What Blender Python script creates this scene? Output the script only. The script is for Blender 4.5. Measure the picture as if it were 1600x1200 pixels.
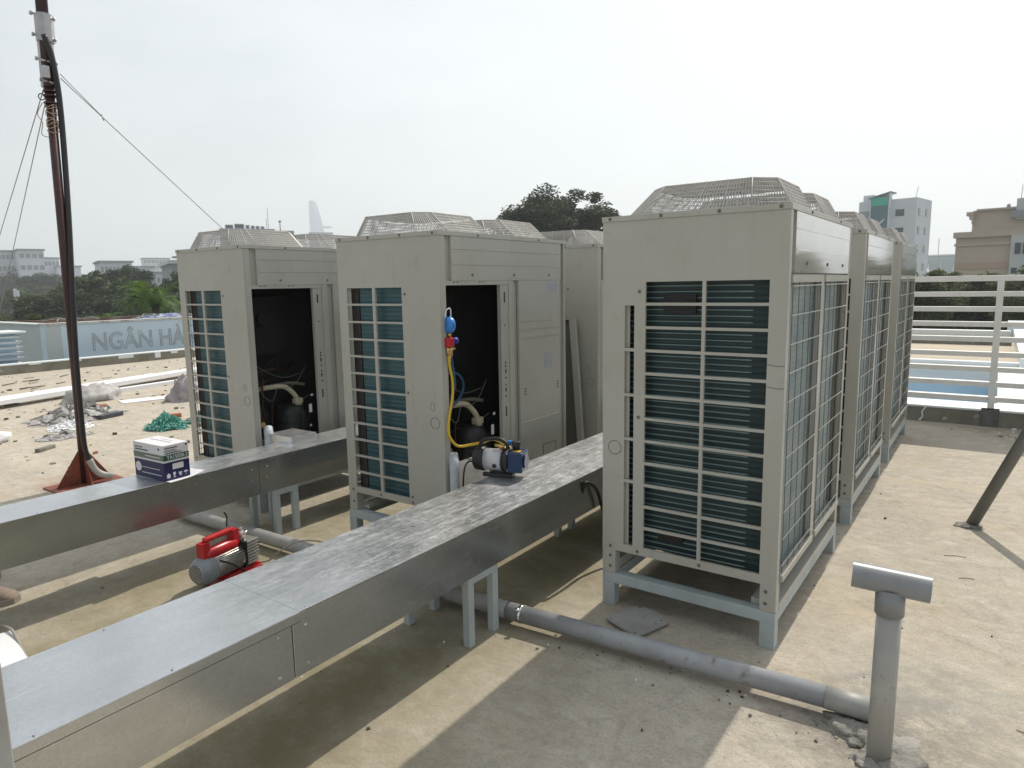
import bpy, math, random
from math import radians, sin, cos, pi, sqrt, atan2, hypot
from mathutils import Vector, Matrix, noise as mn
random.seed(7)
SC = bpy.context.scene
COL = SC.collection
for o in list(bpy.data.objects): bpy.data.objects.remove(o)

# ------------------------------------------------------------------ camera
F, CXX, CYY = 1062.4, 800.0, 600.0
CAM = Vector((0.6382, -2.6674, 1.4686))
YAW, PIT, ROL = 0.6201, -0.1443, -0.0176
_fw = Vector((-sin(YAW)*cos(PIT), cos(YAW)*cos(PIT), sin(PIT)))
_rt = Vector((cos(YAW), sin(YAW), 0)); _up = _rt.cross(_fw)
RT = cos(ROL)*_rt + sin(ROL)*_up; UP = -sin(ROL)*_rt + cos(ROL)*_up; FW = _fw
cd = bpy.data.cameras.new('camera'); cam = bpy.data.objects.new('camera', cd); COL.objects.link(cam)
cd.sensor_width = 36; cd.lens = F/1600*36; cd.clip_start = 0.02; cd.clip_end = 6000
cam.matrix_world = Matrix(((RT.x, UP.x, -FW.x, CAM.x), (RT.y, UP.y, -FW.y, CAM.y), (RT.z, UP.z, -FW.z, CAM.z), (0, 0, 0, 1)))
SC.camera = cam
def ray(px, py): return RT*((px-CXX)/F) - UP*((py-CYY)/F) + FW
def far(px, py, D):
    """world point at horizontal distance D in the direction of a picture point"""
    r = ray(px, py); return CAM + r*(D/hypot(r.x, r.y))

# ------------------------------------------------------------------ sky and sun
SKY_BACK = 0.68
W = bpy.data.worlds.new('World'); SC.world = W; W.use_nodes = True
nt = W.node_tree; nt.nodes.clear()
def N(t, typ, **kw):
    n = t.nodes.new(typ)
    for k, v in kw.items(): setattr(n, k, v)
    return n
out = N(nt, 'ShaderNodeOutputWorld'); bg = N(nt, 'ShaderNodeBackground')
sky = N(nt, 'ShaderNodeTexSky', sky_type='NISHITA', sun_disc=False)
sky.sun_elevation = radians(50); sky.sun_rotation = radians(0); sky.air_density = 1.3; sky.dust_density = 4.0; sky.ozone_density = 1.5
tc = N(nt, 'ShaderNodeTexCoord'); mp = N(nt, 'ShaderNodeMapping'); mp.inputs['Scale'].default_value = (1.0, 1.0, 2.6)
no = N(nt, 'ShaderNodeTexNoise'); no.inputs['Scale'].default_value = 1.6; no.inputs['Detail'].default_value = 7; no.inputs['Roughness'].default_value = 0.55
rmp = N(nt, 'ShaderNodeMapRange'); rmp.inputs[1].default_value = 0.3; rmp.inputs[2].default_value = 0.72; rmp.inputs[3].default_value = 0.50; rmp.inputs[4].default_value = 0.97
mx = N(nt, 'ShaderNodeMix', data_type='RGBA'); mx.inputs['B'].default_value = (9.3, 9.75, 10.0, 1)
nt.links.new(tc.outputs['Generated'], mp.inputs[0]); nt.links.new(mp.outputs[0], no.inputs[0]); nt.links.new(no.outputs[0], rmp.inputs[0])
nt.links.new(rmp.outputs[0], mx.inputs['Factor']); nt.links.new(sky.outputs[0], mx.inputs['A'])
# haze glows towards the sun and is dimmer with one's back to it
sepw = N(nt, 'ShaderNodeSeparateXYZ'); nt.links.new(tc.outputs['Generated'], sepw.inputs[0])
gl = N(nt, 'ShaderNodeMapRange', interpolation_type='SMOOTHSTEP'); gl.inputs[1].default_value = -0.7; gl.inputs[2].default_value = 0.95; gl.inputs[3].default_value = SKY_BACK; gl.inputs[4].default_value = 1.0
nt.links.new(sepw.outputs[1], gl.inputs[0])
mulw = N(nt, 'ShaderNodeMix', data_type='RGBA', blend_type='MULTIPLY'); mulw.inputs['Factor'].default_value = 1
nt.links.new(mx.outputs['Result'], mulw.inputs['A']); nt.links.new(gl.outputs[0], mulw.inputs['B'])
nt.links.new(mulw.outputs['Result'], bg.inputs[0]); nt.links.new(bg.outputs[0], out.inputs[0])
bg.inputs[1].default_value = 0.104
sl = bpy.data.lights.new('sun', 'SUN'); sl.energy = 3.7; sl.angle = radians(0.6); sl.color = (1.0, 0.93, 0.82)
so = bpy.data.objects.new('sun', sl); COL.objects.link(so); so.rotation_euler = (radians(-40), 0, 0)
SC.view_settings.view_transform = 'Standard'; SC.view_settings.look = 'None'; SC.view_settings.exposure = 0.08; SC.view_settings.gamma = 1.0
SC.render.engine = 'CYCLES'
SC.cycles.max_bounces = 8; SC.cycles.volume_bounces = 1

# ------------------------------------------------------------------ materials
def mat(name, c1, c2=None, scale=3.0, rough=0.6, metal=0.0, bump=0.0, bscale=60.0, lo=0.35, hi=0.65, detail=6.0,
        c3=None, s3=30.0, lo3=0.6, hi3=0.7, rvar=0.0, stretch=(1, 1, 1), spec=0.5, island=0.0, coord='Object', bdist=0.01):
    m = bpy.data.materials.new(name); m.use_nodes = True; t = m.node_tree
    p = t.nodes['Principled BSDF']; p.inputs['Roughness'].default_value = rough; p.inputs['Metallic'].default_value = metal
    p.inputs['Specular IOR Level'].default_value = spec
    tcn = N(t, 'ShaderNodeTexCoord'); mpn = N(t, 'ShaderNodeMapping'); mpn.inputs['Scale'].default_value = stretch
    t.links.new(tcn.outputs[coord], mpn.inputs[0]); vec = mpn.outputs[0]
    def noise(s, d=detail, r=0.6):
        n = N(t, 'ShaderNodeTexNoise'); n.inputs['Scale'].default_value = s; n.inputs['Detail'].default_value = d; n.inputs['Roughness'].default_value = r
        t.links.new(vec, n.inputs[0]); return n.outputs[0]
    def rng(v, a, b, c=0.0, d=1.0):
        n = N(t, 'ShaderNodeMapRange'); n.inputs[1].default_value = a; n.inputs[2].default_value = b; n.inputs[3].default_value = c; n.inputs[4].default_value = d
        t.links.new(v, n.inputs[0]); return n.outputs[0]
    def mix(f, a, b):
        n = N(t, 'ShaderNodeMix', data_type='RGBA')
        if hasattr(f, 'name'): t.links.new(f, n.inputs['Factor'])
        else: n.inputs['Factor'].default_value = f
        for s, v in (('A', a), ('B', b)):
            if isinstance(v, tuple): n.inputs[s].default_value = (*v, 1)
            else: t.links.new(v, n.inputs[s])
        return n.outputs['Result']
    colr = c1
    if c2: colr = mix(rng(noise(scale), lo, hi), c1, c2)
    if c3: colr = mix(rng(noise(s3), lo3, hi3), colr, c3)
    if island:
        g = N(t, 'ShaderNodeNewGeometry'); h = N(t, 'ShaderNodeHueSaturation')
        t.links.new(rng(g.outputs['Random Per Island'], 0, 1, 1-island, 1+island), h.inputs['Value'])
        if isinstance(colr, tuple): h.inputs['Color'].default_value = (*colr, 1)
        else: t.links.new(colr, h.inputs['Color'])
        colr = h.outputs[0]
    if isinstance(colr, tuple): p.inputs['Base Color'].default_value = (*colr, 1)
    else: t.links.new(colr, p.inputs['Base Color'])
    if rvar: t.links.new(rng(noise(scale*2.3), 0.3, 0.7, rough-rvar, rough+rvar), p.inputs['Roughness'])
    if bump:
        b = N(t, 'ShaderNodeBump'); b.inputs['Strength'].default_value = bump; b.inputs['Distance'].default_value = bdist
        t.links.new(noise(bscale, 5), b.inputs['Height']); t.links.new(b.outputs[0], p.inputs['Normal'])
    m['helpers'] = 0
    return m, t, p, noise, rng, mix, colr

def M(*a, **k): return mat(*a, **k)[0]

PAINT = M('unit_paint', (0.455, 0.45, 0.41), (0.42, 0.41, 0.365), 1.7, rough=0.34, rvar=0.08, c3=(0.36, 0.33, 0.27), s3=9, lo3=0.64, hi3=0.86, bump=0.06, bscale=3.0, bdist=0.02)
PAINT2 = M('unit_paint_gloss', (0.44, 0.435, 0.40), (0.41, 0.40, 0.37), 2.0, rough=0.17, rvar=0.05, bump=0.05, bscale=1.2, bdist=0.02, c3=(0.38, 0.36, 0.31), s3=12, lo3=0.66, hi3=0.85)
WIRE = M('guard_wire', (0.60, 0.585, 0.555), (0.50, 0.475, 0.45), 6, rough=0.5)
GRID = M('grille_wire', (0.50, 0.49, 0.45), rough=0.4)
GRIDV = M('grille_wire_dark', (0.16, 0.16, 0.15), rough=0.6)  # darker grey for the upright grille wires
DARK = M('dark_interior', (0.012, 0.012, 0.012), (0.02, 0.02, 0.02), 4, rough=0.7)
BLACK = M('black_rubber', (0.009, 0.009, 0.010), rough=0.5, bump=0.4, bscale=14, bdist=0.02)
SCREW = M('screw_head', (0.16, 0.15, 0.13), rough=0.45, metal=0.4)
STEELP = M('stand_paint', (0.42, 0.475, 0.485), (0.37, 0.425, 0.44), 5, rough=0.5, rvar=0.1, c3=(0.30, 0.20, 0.12), s3=16, lo3=0.68, hi3=0.74, bump=0.1, bscale=25)
WHITEP = M('white_paint', (0.83, 0.82, 0.79), (0.77, 0.76, 0.73), 4, rough=0.5, c3=(0.55, 0.54, 0.50), s3=14, lo3=0.68, hi3=0.8)
PVC = M('grey_pvc', (0.25, 0.265, 0.28), (0.21, 0.22, 0.23), 7, rough=0.36, rvar=0.08, c3=(0.20, 0.18, 0.15), s3=22, lo3=0.62, hi3=0.75)
PVCW = M('dusty_pvc', (0.38, 0.38, 0.365), (0.31, 0.305, 0.285), 6, rough=0.5, c3=(0.22, 0.19, 0.15), s3=22, lo3=0.62, hi3=0.72)
BRASS = M('brass', (0.62, 0.42, 0.16), rough=0.3, metal=1.0)
COPPER = M('copper', (0.09, 0.05, 0.035), rough=0.4, metal=1.0)
RED = M('red_paint', (0.52, 0.02, 0.025), (0.42, 0.015, 0.02), 20, rough=0.32)
ALU = M('cast_aluminium', (0.62, 0.60, 0.57), (0.50, 0.48, 0.46), 14, rough=0.33, metal=0.75)
HOUS = M('grey_enamel', (0.27, 0.30, 0.33), (0.19, 0.21, 0.23), 14, rough=0.4, c3=(0.05, 0.05, 0.06), s3=28, lo3=0.66, hi3=0.7)
BLUEP = M('dark_blue_enamel', (0.006, 0.026, 0.085), rough=0.35)
SKYB = M('bright_blue_plastic', (0.03, 0.22, 0.62), rough=0.35)
YEL = M('yellow_rubber', (0.62, 0.42, 0.03), rough=0.4)
HOSEB = M('blue_rubber', (0.01, 0.06, 0.14), rough=0.4)
CREAM = M('cream_foam', (0.56, 0.52, 0.38), (0.48, 0.43, 0.3), 20, rough=0.8)
RUSTR = M('red_oxide_backlit', (0.055, 0.013, 0.011), (0.035, 0.010, 0.009), 7, rough=0.45, rvar=0.1, c3=(0.09, 0.03, 0.022), s3=18, lo3=0.6, hi3=0.8)  # red oxide darkened to stand for the backlit pole
MASTP = M('mast_paint', (0.035, 0.02, 0.03), (0.05, 0.02, 0.025), 7, rough=0.35)
CABL = M('cable_sheath', (0.018, 0.014, 0.018), rough=0.35)
GALVC = M('galvanised_clamp', (0.50, 0.50, 0.51), (0.38, 0.38, 0.40), 9, rough=0.4, metal=0.5)
ROPE = M('pale_twine', (0.45, 0.33, 0.24), rough=0.9)
WIREG = M('guy_wire', (0.22, 0.22, 0.22), rough=0.5, metal=0.5)
CARDW = M('white_card', (0.72, 0.71, 0.73), rough=0.6)
CARDG = M('grey_card', (0.40, 0.41, 0.46), rough=0.6)
NAVY = M('navy_print', (0.013, 0.015, 0.085), rough=0.5)
GREENP = M('green_print', (0.02, 0.10, 0.06), rough=0.5)
INK = M('dark_ink', (0.05, 0.05, 0.07), rough=0.6)
PAPER = M('paper', (0.78, 0.78, 0.80), rough=0.7)
LABEL = M('label_print', (0.42, 0.43, 0.46), (0.30, 0.31, 0.38), 90, rough=0.5, lo=0.45, hi=0.55)
PLAST = M('plastic_sheet', (0.46, 0.44, 0.42), (0.26, 0.25, 0.245), 14, rough=0.55)
TEAL = M('teal_net', (0.05, 0.27, 0.22), (0.16, 0.46, 0.38), 25, rough=0.6)
BRICK = M('orange_brick', (0.45, 0.17, 0.09), (0.36, 0.14, 0.08), 30, rough=0.9)
MORT = M('mortar', (0.36, 0.345, 0.31), (0.20, 0.19, 0.17), 8, rough=0.95, bump=0.9, bscale=22, bdist=0.03)
WOOD = M('old_wood', (0.28, 0.25, 0.2), (0.18, 0.16, 0.13), 14, rough=0.9)
BWALL = M('pale_blue_wall', (0.60, 0.72, 0.80), (0.55, 0.67, 0.75), 1.2, rough=0.7, c3=(0.60, 0.66, 0.68), s3=3, lo3=0.6, hi3=0.75, bump=0.1, bscale=9)
GWALL = M('grey_plaster', (0.52, 0.56, 0.56), (0.46, 0.50, 0.49), 1.5, rough=0.8)
DIRT = M('dirt_outline', (0.36, 0.35, 0.33), rough=0.9)
LETT = M('letter_ghost', (0.55, 0.66, 0.73), (0.42, 0.48, 0.52), 3.5, rough=0.8)
WROOF = M('white_waterproof_coat', (0.74, 0.78, 0.79), (0.66, 0.70, 0.71), 1.5, rough=0.55)
BROOF = M('blue_waterproof_coat', (0.48, 0.65, 0.78), (0.43, 0.60, 0.73), 0.8, rough=0.5)
SAND = M('sandy_roof', (0.50, 0.43, 0.33), (0.42, 0.36, 0.28), 1.5, rough=0.9)
CURB = M('curb_cement', (0.26, 0.245, 0.205), (0.17, 0.16, 0.13), 3.5, rough=0.95, c3=(0.42, 0.40, 0.36), s3=6, lo3=0.64, hi3=0.72, bump=0.4, bscale=25)
SHOE = M('suede', (0.30, 0.24, 0.19), (0.24, 0.19, 0.15), 18, rough=0.9)
SOLE = M('shoe_sole', (0.32, 0.29, 0.24), rough=0.8)
LACE = M('lace', (0.55, 0.53, 0.5), rough=0.8)
SKIN = M('skin', (0.42, 0.25, 0.16), rough=0.55)
TROU = M('trouser_cloth', (0.05, 0.055, 0.075), rough=0.9)
SHIRT = M('shirt_cloth', (0.30, 0.33, 0.38), rough=0.9)
HAIR = M('hair', (0.012, 0.01, 0.009), rough=0.6)

def streaks(m, colr, k):
    t = m.node_tree; p = t.nodes['Principled BSDF']; src = p.inputs['Base Color'].links[0].from_socket
    tcn = N(t, 'ShaderNodeTexCoord'); prev = src
    for sc, sz, a, b, kk, cc in ((26, 0.05, 0.56, 0.74, k, colr), (5, 0.6, 0.52, 0.72, k*0.8, colr), (70, 1.0, 0.66, 0.72, k*1.4, (0.2, 0.18, 0.15))):
        mpn = N(t, 'ShaderNodeMapping'); mpn.inputs['Scale'].default_value = (1, 1, sz); t.links.new(tcn.outputs['Object'], mpn.inputs[0])
        n = N(t, 'ShaderNodeTexNoise'); n.inputs['Scale'].default_value = sc; n.inputs['Detail'].default_value = 6; n.inputs['Roughness'].default_value = 0.7; t.links.new(mpn.outputs[0], n.inputs[0])
        r = N(t, 'ShaderNodeMapRange'); r.inputs[1].default_value = a; r.inputs[2].default_value = b; r.inputs[3].default_value = 0; r.inputs[4].default_value = kk; t.links.new(n.outputs[0], r.inputs[0])
        x = N(t, 'ShaderNodeMix', data_type='RGBA'); t.links.new(r.outputs[0], x.inputs['Factor']); t.links.new(prev, x.inputs['A']); x.inputs['B'].default_value = (*cc, 1); prev = x.outputs['Result']
    t.links.new(prev, p.inputs['Base Color'])
streaks(PAINT, (0.33, 0.31, 0.26), 0.35); streaks(PAINT2, (0.36, 0.34, 0.30), 0.25); streaks(PVCW, (0.22, 0.20, 0.17), 0.4); streaks(STEELP, (0.30, 0.30, 0.28), 0.4); streaks(WHITEP, (0.5, 0.48, 0.43), 0.3)
PAINT2.node_tree.nodes['Principled BSDF'].inputs['Coat Weight'].default_value = 1.0
PAINT2.node_tree.nodes['Principled BSDF'].inputs['Coat Roughness'].default_value = 0.06
PAINT2.node_tree.nodes['Principled BSDF'].inputs['Coat IOR'].default_value = 1.9
# outdoor-unit heat exchanger: fins crossed by tubes
def coilmat(name, ca, cb, cc, freq, rough=0.4, metal=0.3, patch=None):
    m, t, p, noise, rng, mix, c = mat(name, ca, rough=rough, metal=metal)
    tcn = N(t, 'ShaderNodeTexCoord'); sep = N(t, 'ShaderNodeSeparateXYZ'); t.links.new(tcn.outputs['Object'], sep.inputs[0])
    mu = N(t, 'ShaderNodeMath', operation='MULTIPLY'); mu.inputs[1].default_value = freq; t.links.new(sep.outputs[2], mu.inputs[0])
    fr = N(t, 'ShaderNodeMath', operation='FRACT'); t.links.new(mu.outputs[0], fr.inputs[0])
    pp = N(t, 'ShaderNodeMath', operation='PINGPONG'); pp.inputs[1].default_value = 0.5; t.links.new(fr.outputs[0], pp.inputs[0])
    f1 = rng(pp.outputs[0], 0.0, 0.5)
    c1 = mix(rng(pp.outputs[0], 0.33, 0.48), mix(f1, ca, cb), cc)
    if patch: c1 = mix(rng(noise(5.0), 0.42, 0.66), c1, patch)
    t.links.new(c1, p.inputs['Base Color'])
    b = N(t, 'ShaderNodeBump'); b.inputs['Strength'].default_value = 0.5; b.inputs['Distance'].default_value = 0.006
    t.links.new(pp.outputs[0], b.inputs['Height']); t.links.new(b.outputs[0], p.inputs['Normal'])
    return m
COILD = coilmat('coil_dark', (0.018, 0.036, 0.040), (0.022, 0.046, 0.050), (0.026, 0.052, 0.056), 39.0, rough=0.45)
TUBEL = M('coil_tube', (0.20, 0.29, 0.30), rough=0.3, metal=0.4)
COILT = coilmat('coil_teal', (0.036, 0.092, 0.108), (0.045, 0.115, 0.135), (0.055, 0.13, 0.15), 39.0, rough=0.4)
COILR = coilmat('coil_fins', (0.24, 0.29, 0.29), (0.27, 0.32, 0.32), (0.28, 0.33, 0.33), 39.0, rough=0.5, metal=0.1, patch=(0.14, 0.20, 0.21))

# galvanised sheet
def galv(name, base, b2, rough, dust, metal=0.95, scuff=0.7, along=0.12):
    m, t, p, noise, rng, mix, c = mat(name, base, rough=rough, metal=metal)
    tcn = N(t, 'ShaderNodeTexCoord')
    def nz(sc, scale, det=8, r=0.65, dist=0.3):
        mpn = N(t, 'ShaderNodeMapping'); mpn.inputs['Scale'].default_value = sc; t.links.new(tcn.outputs['Object'], mpn.inputs[0])
        n = N(t, 'ShaderNodeTexNoise'); n.inputs['Scale'].default_value = scale; n.inputs['Detail'].default_value = det; n.inputs['Roughness'].default_value = r
        n.inputs['Distortion'].default_value = dist
        t.links.new(mpn.outputs[0], n.inputs[0]); return n.outputs[0]
    # worn areas follow the run of the duct; they get denser towards +y where people stepped on it
    sep = N(t, 'ShaderNodeSeparateXYZ'); t.links.new(tcn.outputs['Object'], sep.inputs[0])
    ramp = rng(sep.outputs[1], -1.9, -0.9, 0.22, 1.0)
    s1 = rng(nz((1, along*0.7, 1), 70, 9, 0.85, 0.0), 0.49, 0.72, 0, 0.85)
    s2 = rng(nz((1, 0.7, 1), 13, 14, 0.95, 0.1), 0.46, 0.66)
    ad = N(t, 'ShaderNodeMath', operation='ADD'); ad.use_clamp = True; t.links.new(s1, ad.inputs[0]); s2 = rng(s2, 0, 1, 0, 0.7); t.links.new(s2, ad.inputs[1])
    mu = N(t, 'ShaderNodeMath', operation='MULTIPLY'); t.links.new(ad.outputs[0], mu.inputs[0]); t.links.new(ramp, mu.inputs[1])
    mu2 = N(t, 'ShaderNodeMath', operation='MULTIPLY'); mu2.inputs[1].default_value = scuff; t.links.new(mu.outputs[0], mu2.inputs[0])
    blot = rng(nz((1, 0.4, 1), 3.0, 8, 0.7), 0.35, 0.65)
    sp = rng(nz((1, 1, 1), 110, 3, 0.8), 0.35, 0.65, 0, 0.45)
    c2 = mix(mu2.outputs[0], mix(sp, mix(blot, base, b2), tuple(v*0.78 for v in b2)), dust)
    scl = rng(nz((1, 0.03, 1), 30, 3, 0.5, 0.4), 0.685, 0.70, 0, 0.7); c2 = mix(scl, c2, dust)
    t.links.new(c2, p.inputs['Base Color'])
    t.links.new(rng(mu2.outputs[0], 0, 1, metal, metal*0.45), p.inputs['Metallic'])
    ra = N(t, 'ShaderNodeMath', operation='ADD'); t.links.new(rng(nz((1, 1, 1), 55, 2), 0.3, 0.7, rough-0.03, rough+0.03), ra.inputs[0]); t.links.new(rng(mu2.outputs[0], 0, 1, 0, 0.25), ra.inputs[1])
    t.links.new(ra.outputs[0], p.inputs['Roughness'])
    b = N(t, 'ShaderNodeBump'); b.inputs['Strength'].default_value = 0.3; b.inputs['Distance'].default_value = 0.03
    t.links.new(nz((1, 1, 1), 1.5, 1), b.inputs['Height']); t.links.new(b.outputs[0], p.inputs['Normal'])
    return m
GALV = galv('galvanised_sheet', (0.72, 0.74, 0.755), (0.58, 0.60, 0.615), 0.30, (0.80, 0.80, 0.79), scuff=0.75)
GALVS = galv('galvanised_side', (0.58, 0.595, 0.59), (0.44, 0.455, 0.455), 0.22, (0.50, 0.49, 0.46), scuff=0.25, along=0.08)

# roof concrete
def concrete():
    m, t, p, noise, rng, mix, c = mat('roof_concrete', (0.47, 0.41, 0.32), rough=0.92, spec=0.3)
    tcn = N(t, 'ShaderNodeTexCoord')
    def nz(scale, det=8, r=0.65, sc=(1, 1, 1), dist=0.0):
        mpn = N(t, 'ShaderNodeMapping'); mpn.inputs['Scale'].default_value = sc; t.links.new(tcn.outputs['Object'], mpn.inputs[0])
        n = N(t, 'ShaderNodeTexNoise'); n.inputs['Scale'].default_value = scale; n.inputs['Detail'].default_value = det; n.inputs['Roughness'].default_value = r; n.inputs['Distortion'].default_value = dist
        t.links.new(mpn.outputs[0], n.inputs[0]); return n.outputs[0]
    a = mix(rng(nz(0.8, 8, 0.65), 0.35, 0.65), (0.52, 0.455, 0.36), (0.42, 0.375, 0.305))
    a = mix(rng(nz(3.2, 8, 0.72, (0.6, 1.3, 1), 0.6), 0.42, 0.66), a, (0.375, 0.335, 0.275))
    a = mix(rng(nz(7.0, 7, 0.7, (0.7, 1.2, 1), 0.5), 0.48, 0.70), a, (0.565, 0.52, 0.44))
    a = mix(rng(nz(1.9, 5, 0.6, (0.5, 1.4, 1)), 0.54, 0.76), a, (0.50, 0.405, 0.285))
    a = mix(rng(nz(5.0, 6, 0.7, dist=1.0), 0.56, 0.70), a, (0.29, 0.27, 0.235))
    a = mix(rng(nz(60, 4, 0.8), 0.35, 0.68), (0, 0, 0) if 0 else a, mix(0.5, a, (0.62, 0.57, 0.49)))
    a = mix(rng(nz(110, 3, 0.8), 0.56, 0.72), a, (0.27, 0.23, 0.18))
    a = mix(rng(nz(26, 5, 0.8), 0.64, 0.72), a, (0.25, 0.22, 0.18))
    gr = N(t, 'ShaderNodeMix', data_type='RGBA', blend_type='MULTIPLY'); gr.inputs['Factor'].default_value = 1
    t.links.new(a, gr.inputs['A']); t.links.new(rng(nz(190, 6, 0.9), 0.32, 0.68, 0.72, 1.22), gr.inputs['B']); a = gr.outputs['Result']
    gr = N(t, 'ShaderNodeMix', data_type='RGBA', blend_type='MULTIPLY'); gr.inputs['Factor'].default_value = 1
    t.links.new(a, gr.inputs['A']); t.links.new(rng(nz(14, 9, 0.85), 0.34, 0.66, 0.82, 1.12), gr.inputs['B']); a = gr.outputs['Result']
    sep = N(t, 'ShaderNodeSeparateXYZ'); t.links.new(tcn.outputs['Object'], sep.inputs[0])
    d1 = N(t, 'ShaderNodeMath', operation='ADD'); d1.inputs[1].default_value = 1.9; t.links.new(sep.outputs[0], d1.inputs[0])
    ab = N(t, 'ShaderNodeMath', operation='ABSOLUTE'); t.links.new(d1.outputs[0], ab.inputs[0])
    shade_dirt = rng(ab.outputs[0], 1.6, 0.8)
    mu = N(t, 'ShaderNodeMath', operation='MULTIPLY'); t.links.new(shade_dirt, mu.inputs[0]); t.links.new(rng(nz(2.2, 8, 0.75), 0.32, 0.60, 0.25, 0.95), mu.inputs[1])
    a = mix(mu.outputs[0], a, (0.245, 0.215, 0.13))  # olive shade and dirt around the ducts, put into the colour
    def spot(x, y, r, colr, k):                       # a stain of its own round a wet or mortared place
        vd = N(t, 'ShaderNodeVectorMath', operation='DISTANCE'); t.links.new(tcn.outputs['Object'], vd.inputs[0]); vd.inputs[1].default_value = (x, y, 0)
        sub = N(t, 'ShaderNodeMath', operation='MULTIPLY'); t.links.new(rng(vd.outputs['Value'], r, r*0.25), sub.inputs[0]); t.links.new(rng(nz(6, 8, 0.8), 0.40, 0.60, 0, k), sub.inputs[1])
        return mix(sub.outputs[0], a, colr)
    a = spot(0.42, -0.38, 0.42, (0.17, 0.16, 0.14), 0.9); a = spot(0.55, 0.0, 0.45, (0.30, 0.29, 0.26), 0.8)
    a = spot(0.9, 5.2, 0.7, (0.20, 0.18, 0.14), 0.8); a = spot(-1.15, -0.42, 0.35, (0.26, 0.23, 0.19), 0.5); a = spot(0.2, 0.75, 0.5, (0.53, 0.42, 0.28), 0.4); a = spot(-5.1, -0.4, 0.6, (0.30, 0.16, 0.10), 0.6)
    for sc_, lv, kk in ((0.9, 0.47, 0.35), (1.4, 0.56, 0.3)):
        tm = N(t, 'ShaderNodeMath', operation='SUBTRACT'); tm.inputs[1].default_value = lv; t.links.new(nz(sc_, 5, 0.5, dist=0.4), tm.inputs[0])
        ta = N(t, 'ShaderNodeMath', operation='ABSOLUTE'); t.links.new(tm.outputs[0], ta.inputs[0]); a = mix(rng(ta.outputs[0], 0.006, 0.0, 0, kk), a, (0.33, 0.28, 0.21))
    wp = N(t, 'ShaderNodeTexNoise'); wp.inputs['Scale'].default_value = 3; wp.inputs['Detail'].default_value = 6; t.links.new(tcn.outputs['Object'], wp.inputs[0])
    wm = N(t, 'ShaderNodeVectorMath', operation='SCALE'); wm.inputs['Scale'].default_value = 0.5; t.links.new(wp.outputs['Color'], wm.inputs[0])
    wa = N(t, 'ShaderNodeVectorMath', operation='ADD'); t.links.new(tcn.outputs['Object'], wa.inputs[0]); t.links.new(wm.outputs[0], wa.inputs[1])
    vo = N(t, 'ShaderNodeTexVoronoi', feature='DISTANCE_TO_EDGE'); vo.inputs['Scale'].default_value = 1.3; t.links.new(wa.outputs[0], vo.inputs[0])
    cr = N(t, 'ShaderNodeMath', operation='MULTIPLY'); t.links.new(rng(vo.outputs['Distance'], 0.0022, 0.0004), cr.inputs[0]); t.links.new(rng(nz(1.1, 3), 0.57, 0.63, 0, 0.7), cr.inputs[1])
    a = mix(cr.outputs[0], a, (0.22, 0.20, 0.16))
    t.links.new(a, p.inputs['Base Color'])
    b = N(t, 'ShaderNodeBump'); b.inputs['Strength'].default_value = 0.8; b.inputs['Distance'].default_value = 0.006
    t.links.new(nz(55, 7, 0.75), b.inputs['Height'])
    b2 = N(t, 'ShaderNodeBump'); b2.inputs['Strength'].default_value = 0.5; b2.inputs['Distance'].default_value = 0.04
    t.links.new(nz(2.5, 4, 0.6), b2.inputs['Height']); t.links.new(b.outputs[0], b2.inputs['Normal']); t.links.new(b2.outputs[0], p.inputs['Normal'])
    return m
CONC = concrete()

def leafmat(name, c1, c2, isl=0.45):
    m, t, p, *_ = mat(name, c1, c2, 0.9, rough=0.6, island=isl, lo=0.4, hi=0.6, spec=0.35)
    bs = N(t, 'ShaderNodeBsdfTranslucent'); ms = N(t, 'ShaderNodeMixShader'); ms.inputs[0].default_value = 0.25
    bs.inputs[0].default_value = (c2[0]*1.6, c2[1]*1.7, c2[2]*0.9, 1)
    o = t.nodes['Material Output']; t.links.new(p.outputs[0], ms.inputs[1]); t.links.new(bs.outputs[0], ms.inputs[2]); t.links.new(ms.outputs[0], o.inputs[0])
    return m
LEAFD = leafmat('leaf_dark', (0.017, 0.030, 0.016), (0.036, 0.055, 0.026))
LEAFM = leafmat('leaf_mid', (0.030, 0.048, 0.020), (0.065, 0.09, 0.034))
LEAFH = leafmat('leaf_glossy', (0.045, 0.062, 0.032), (0.10, 0.12, 0.065), 0.6)
LEAFL = leafmat('leaf_light', (0.04, 0.06, 0.02), (0.07, 0.10, 0.03))
PALML = leafmat('palm_leaf', (0.05, 0.11, 0.022), (0.09, 0.16, 0.035), 0.3)
BARK = M('bark', (0.09, 0.075, 0.055), (0.05, 0.042, 0.035), 5, rough=0.95)

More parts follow.
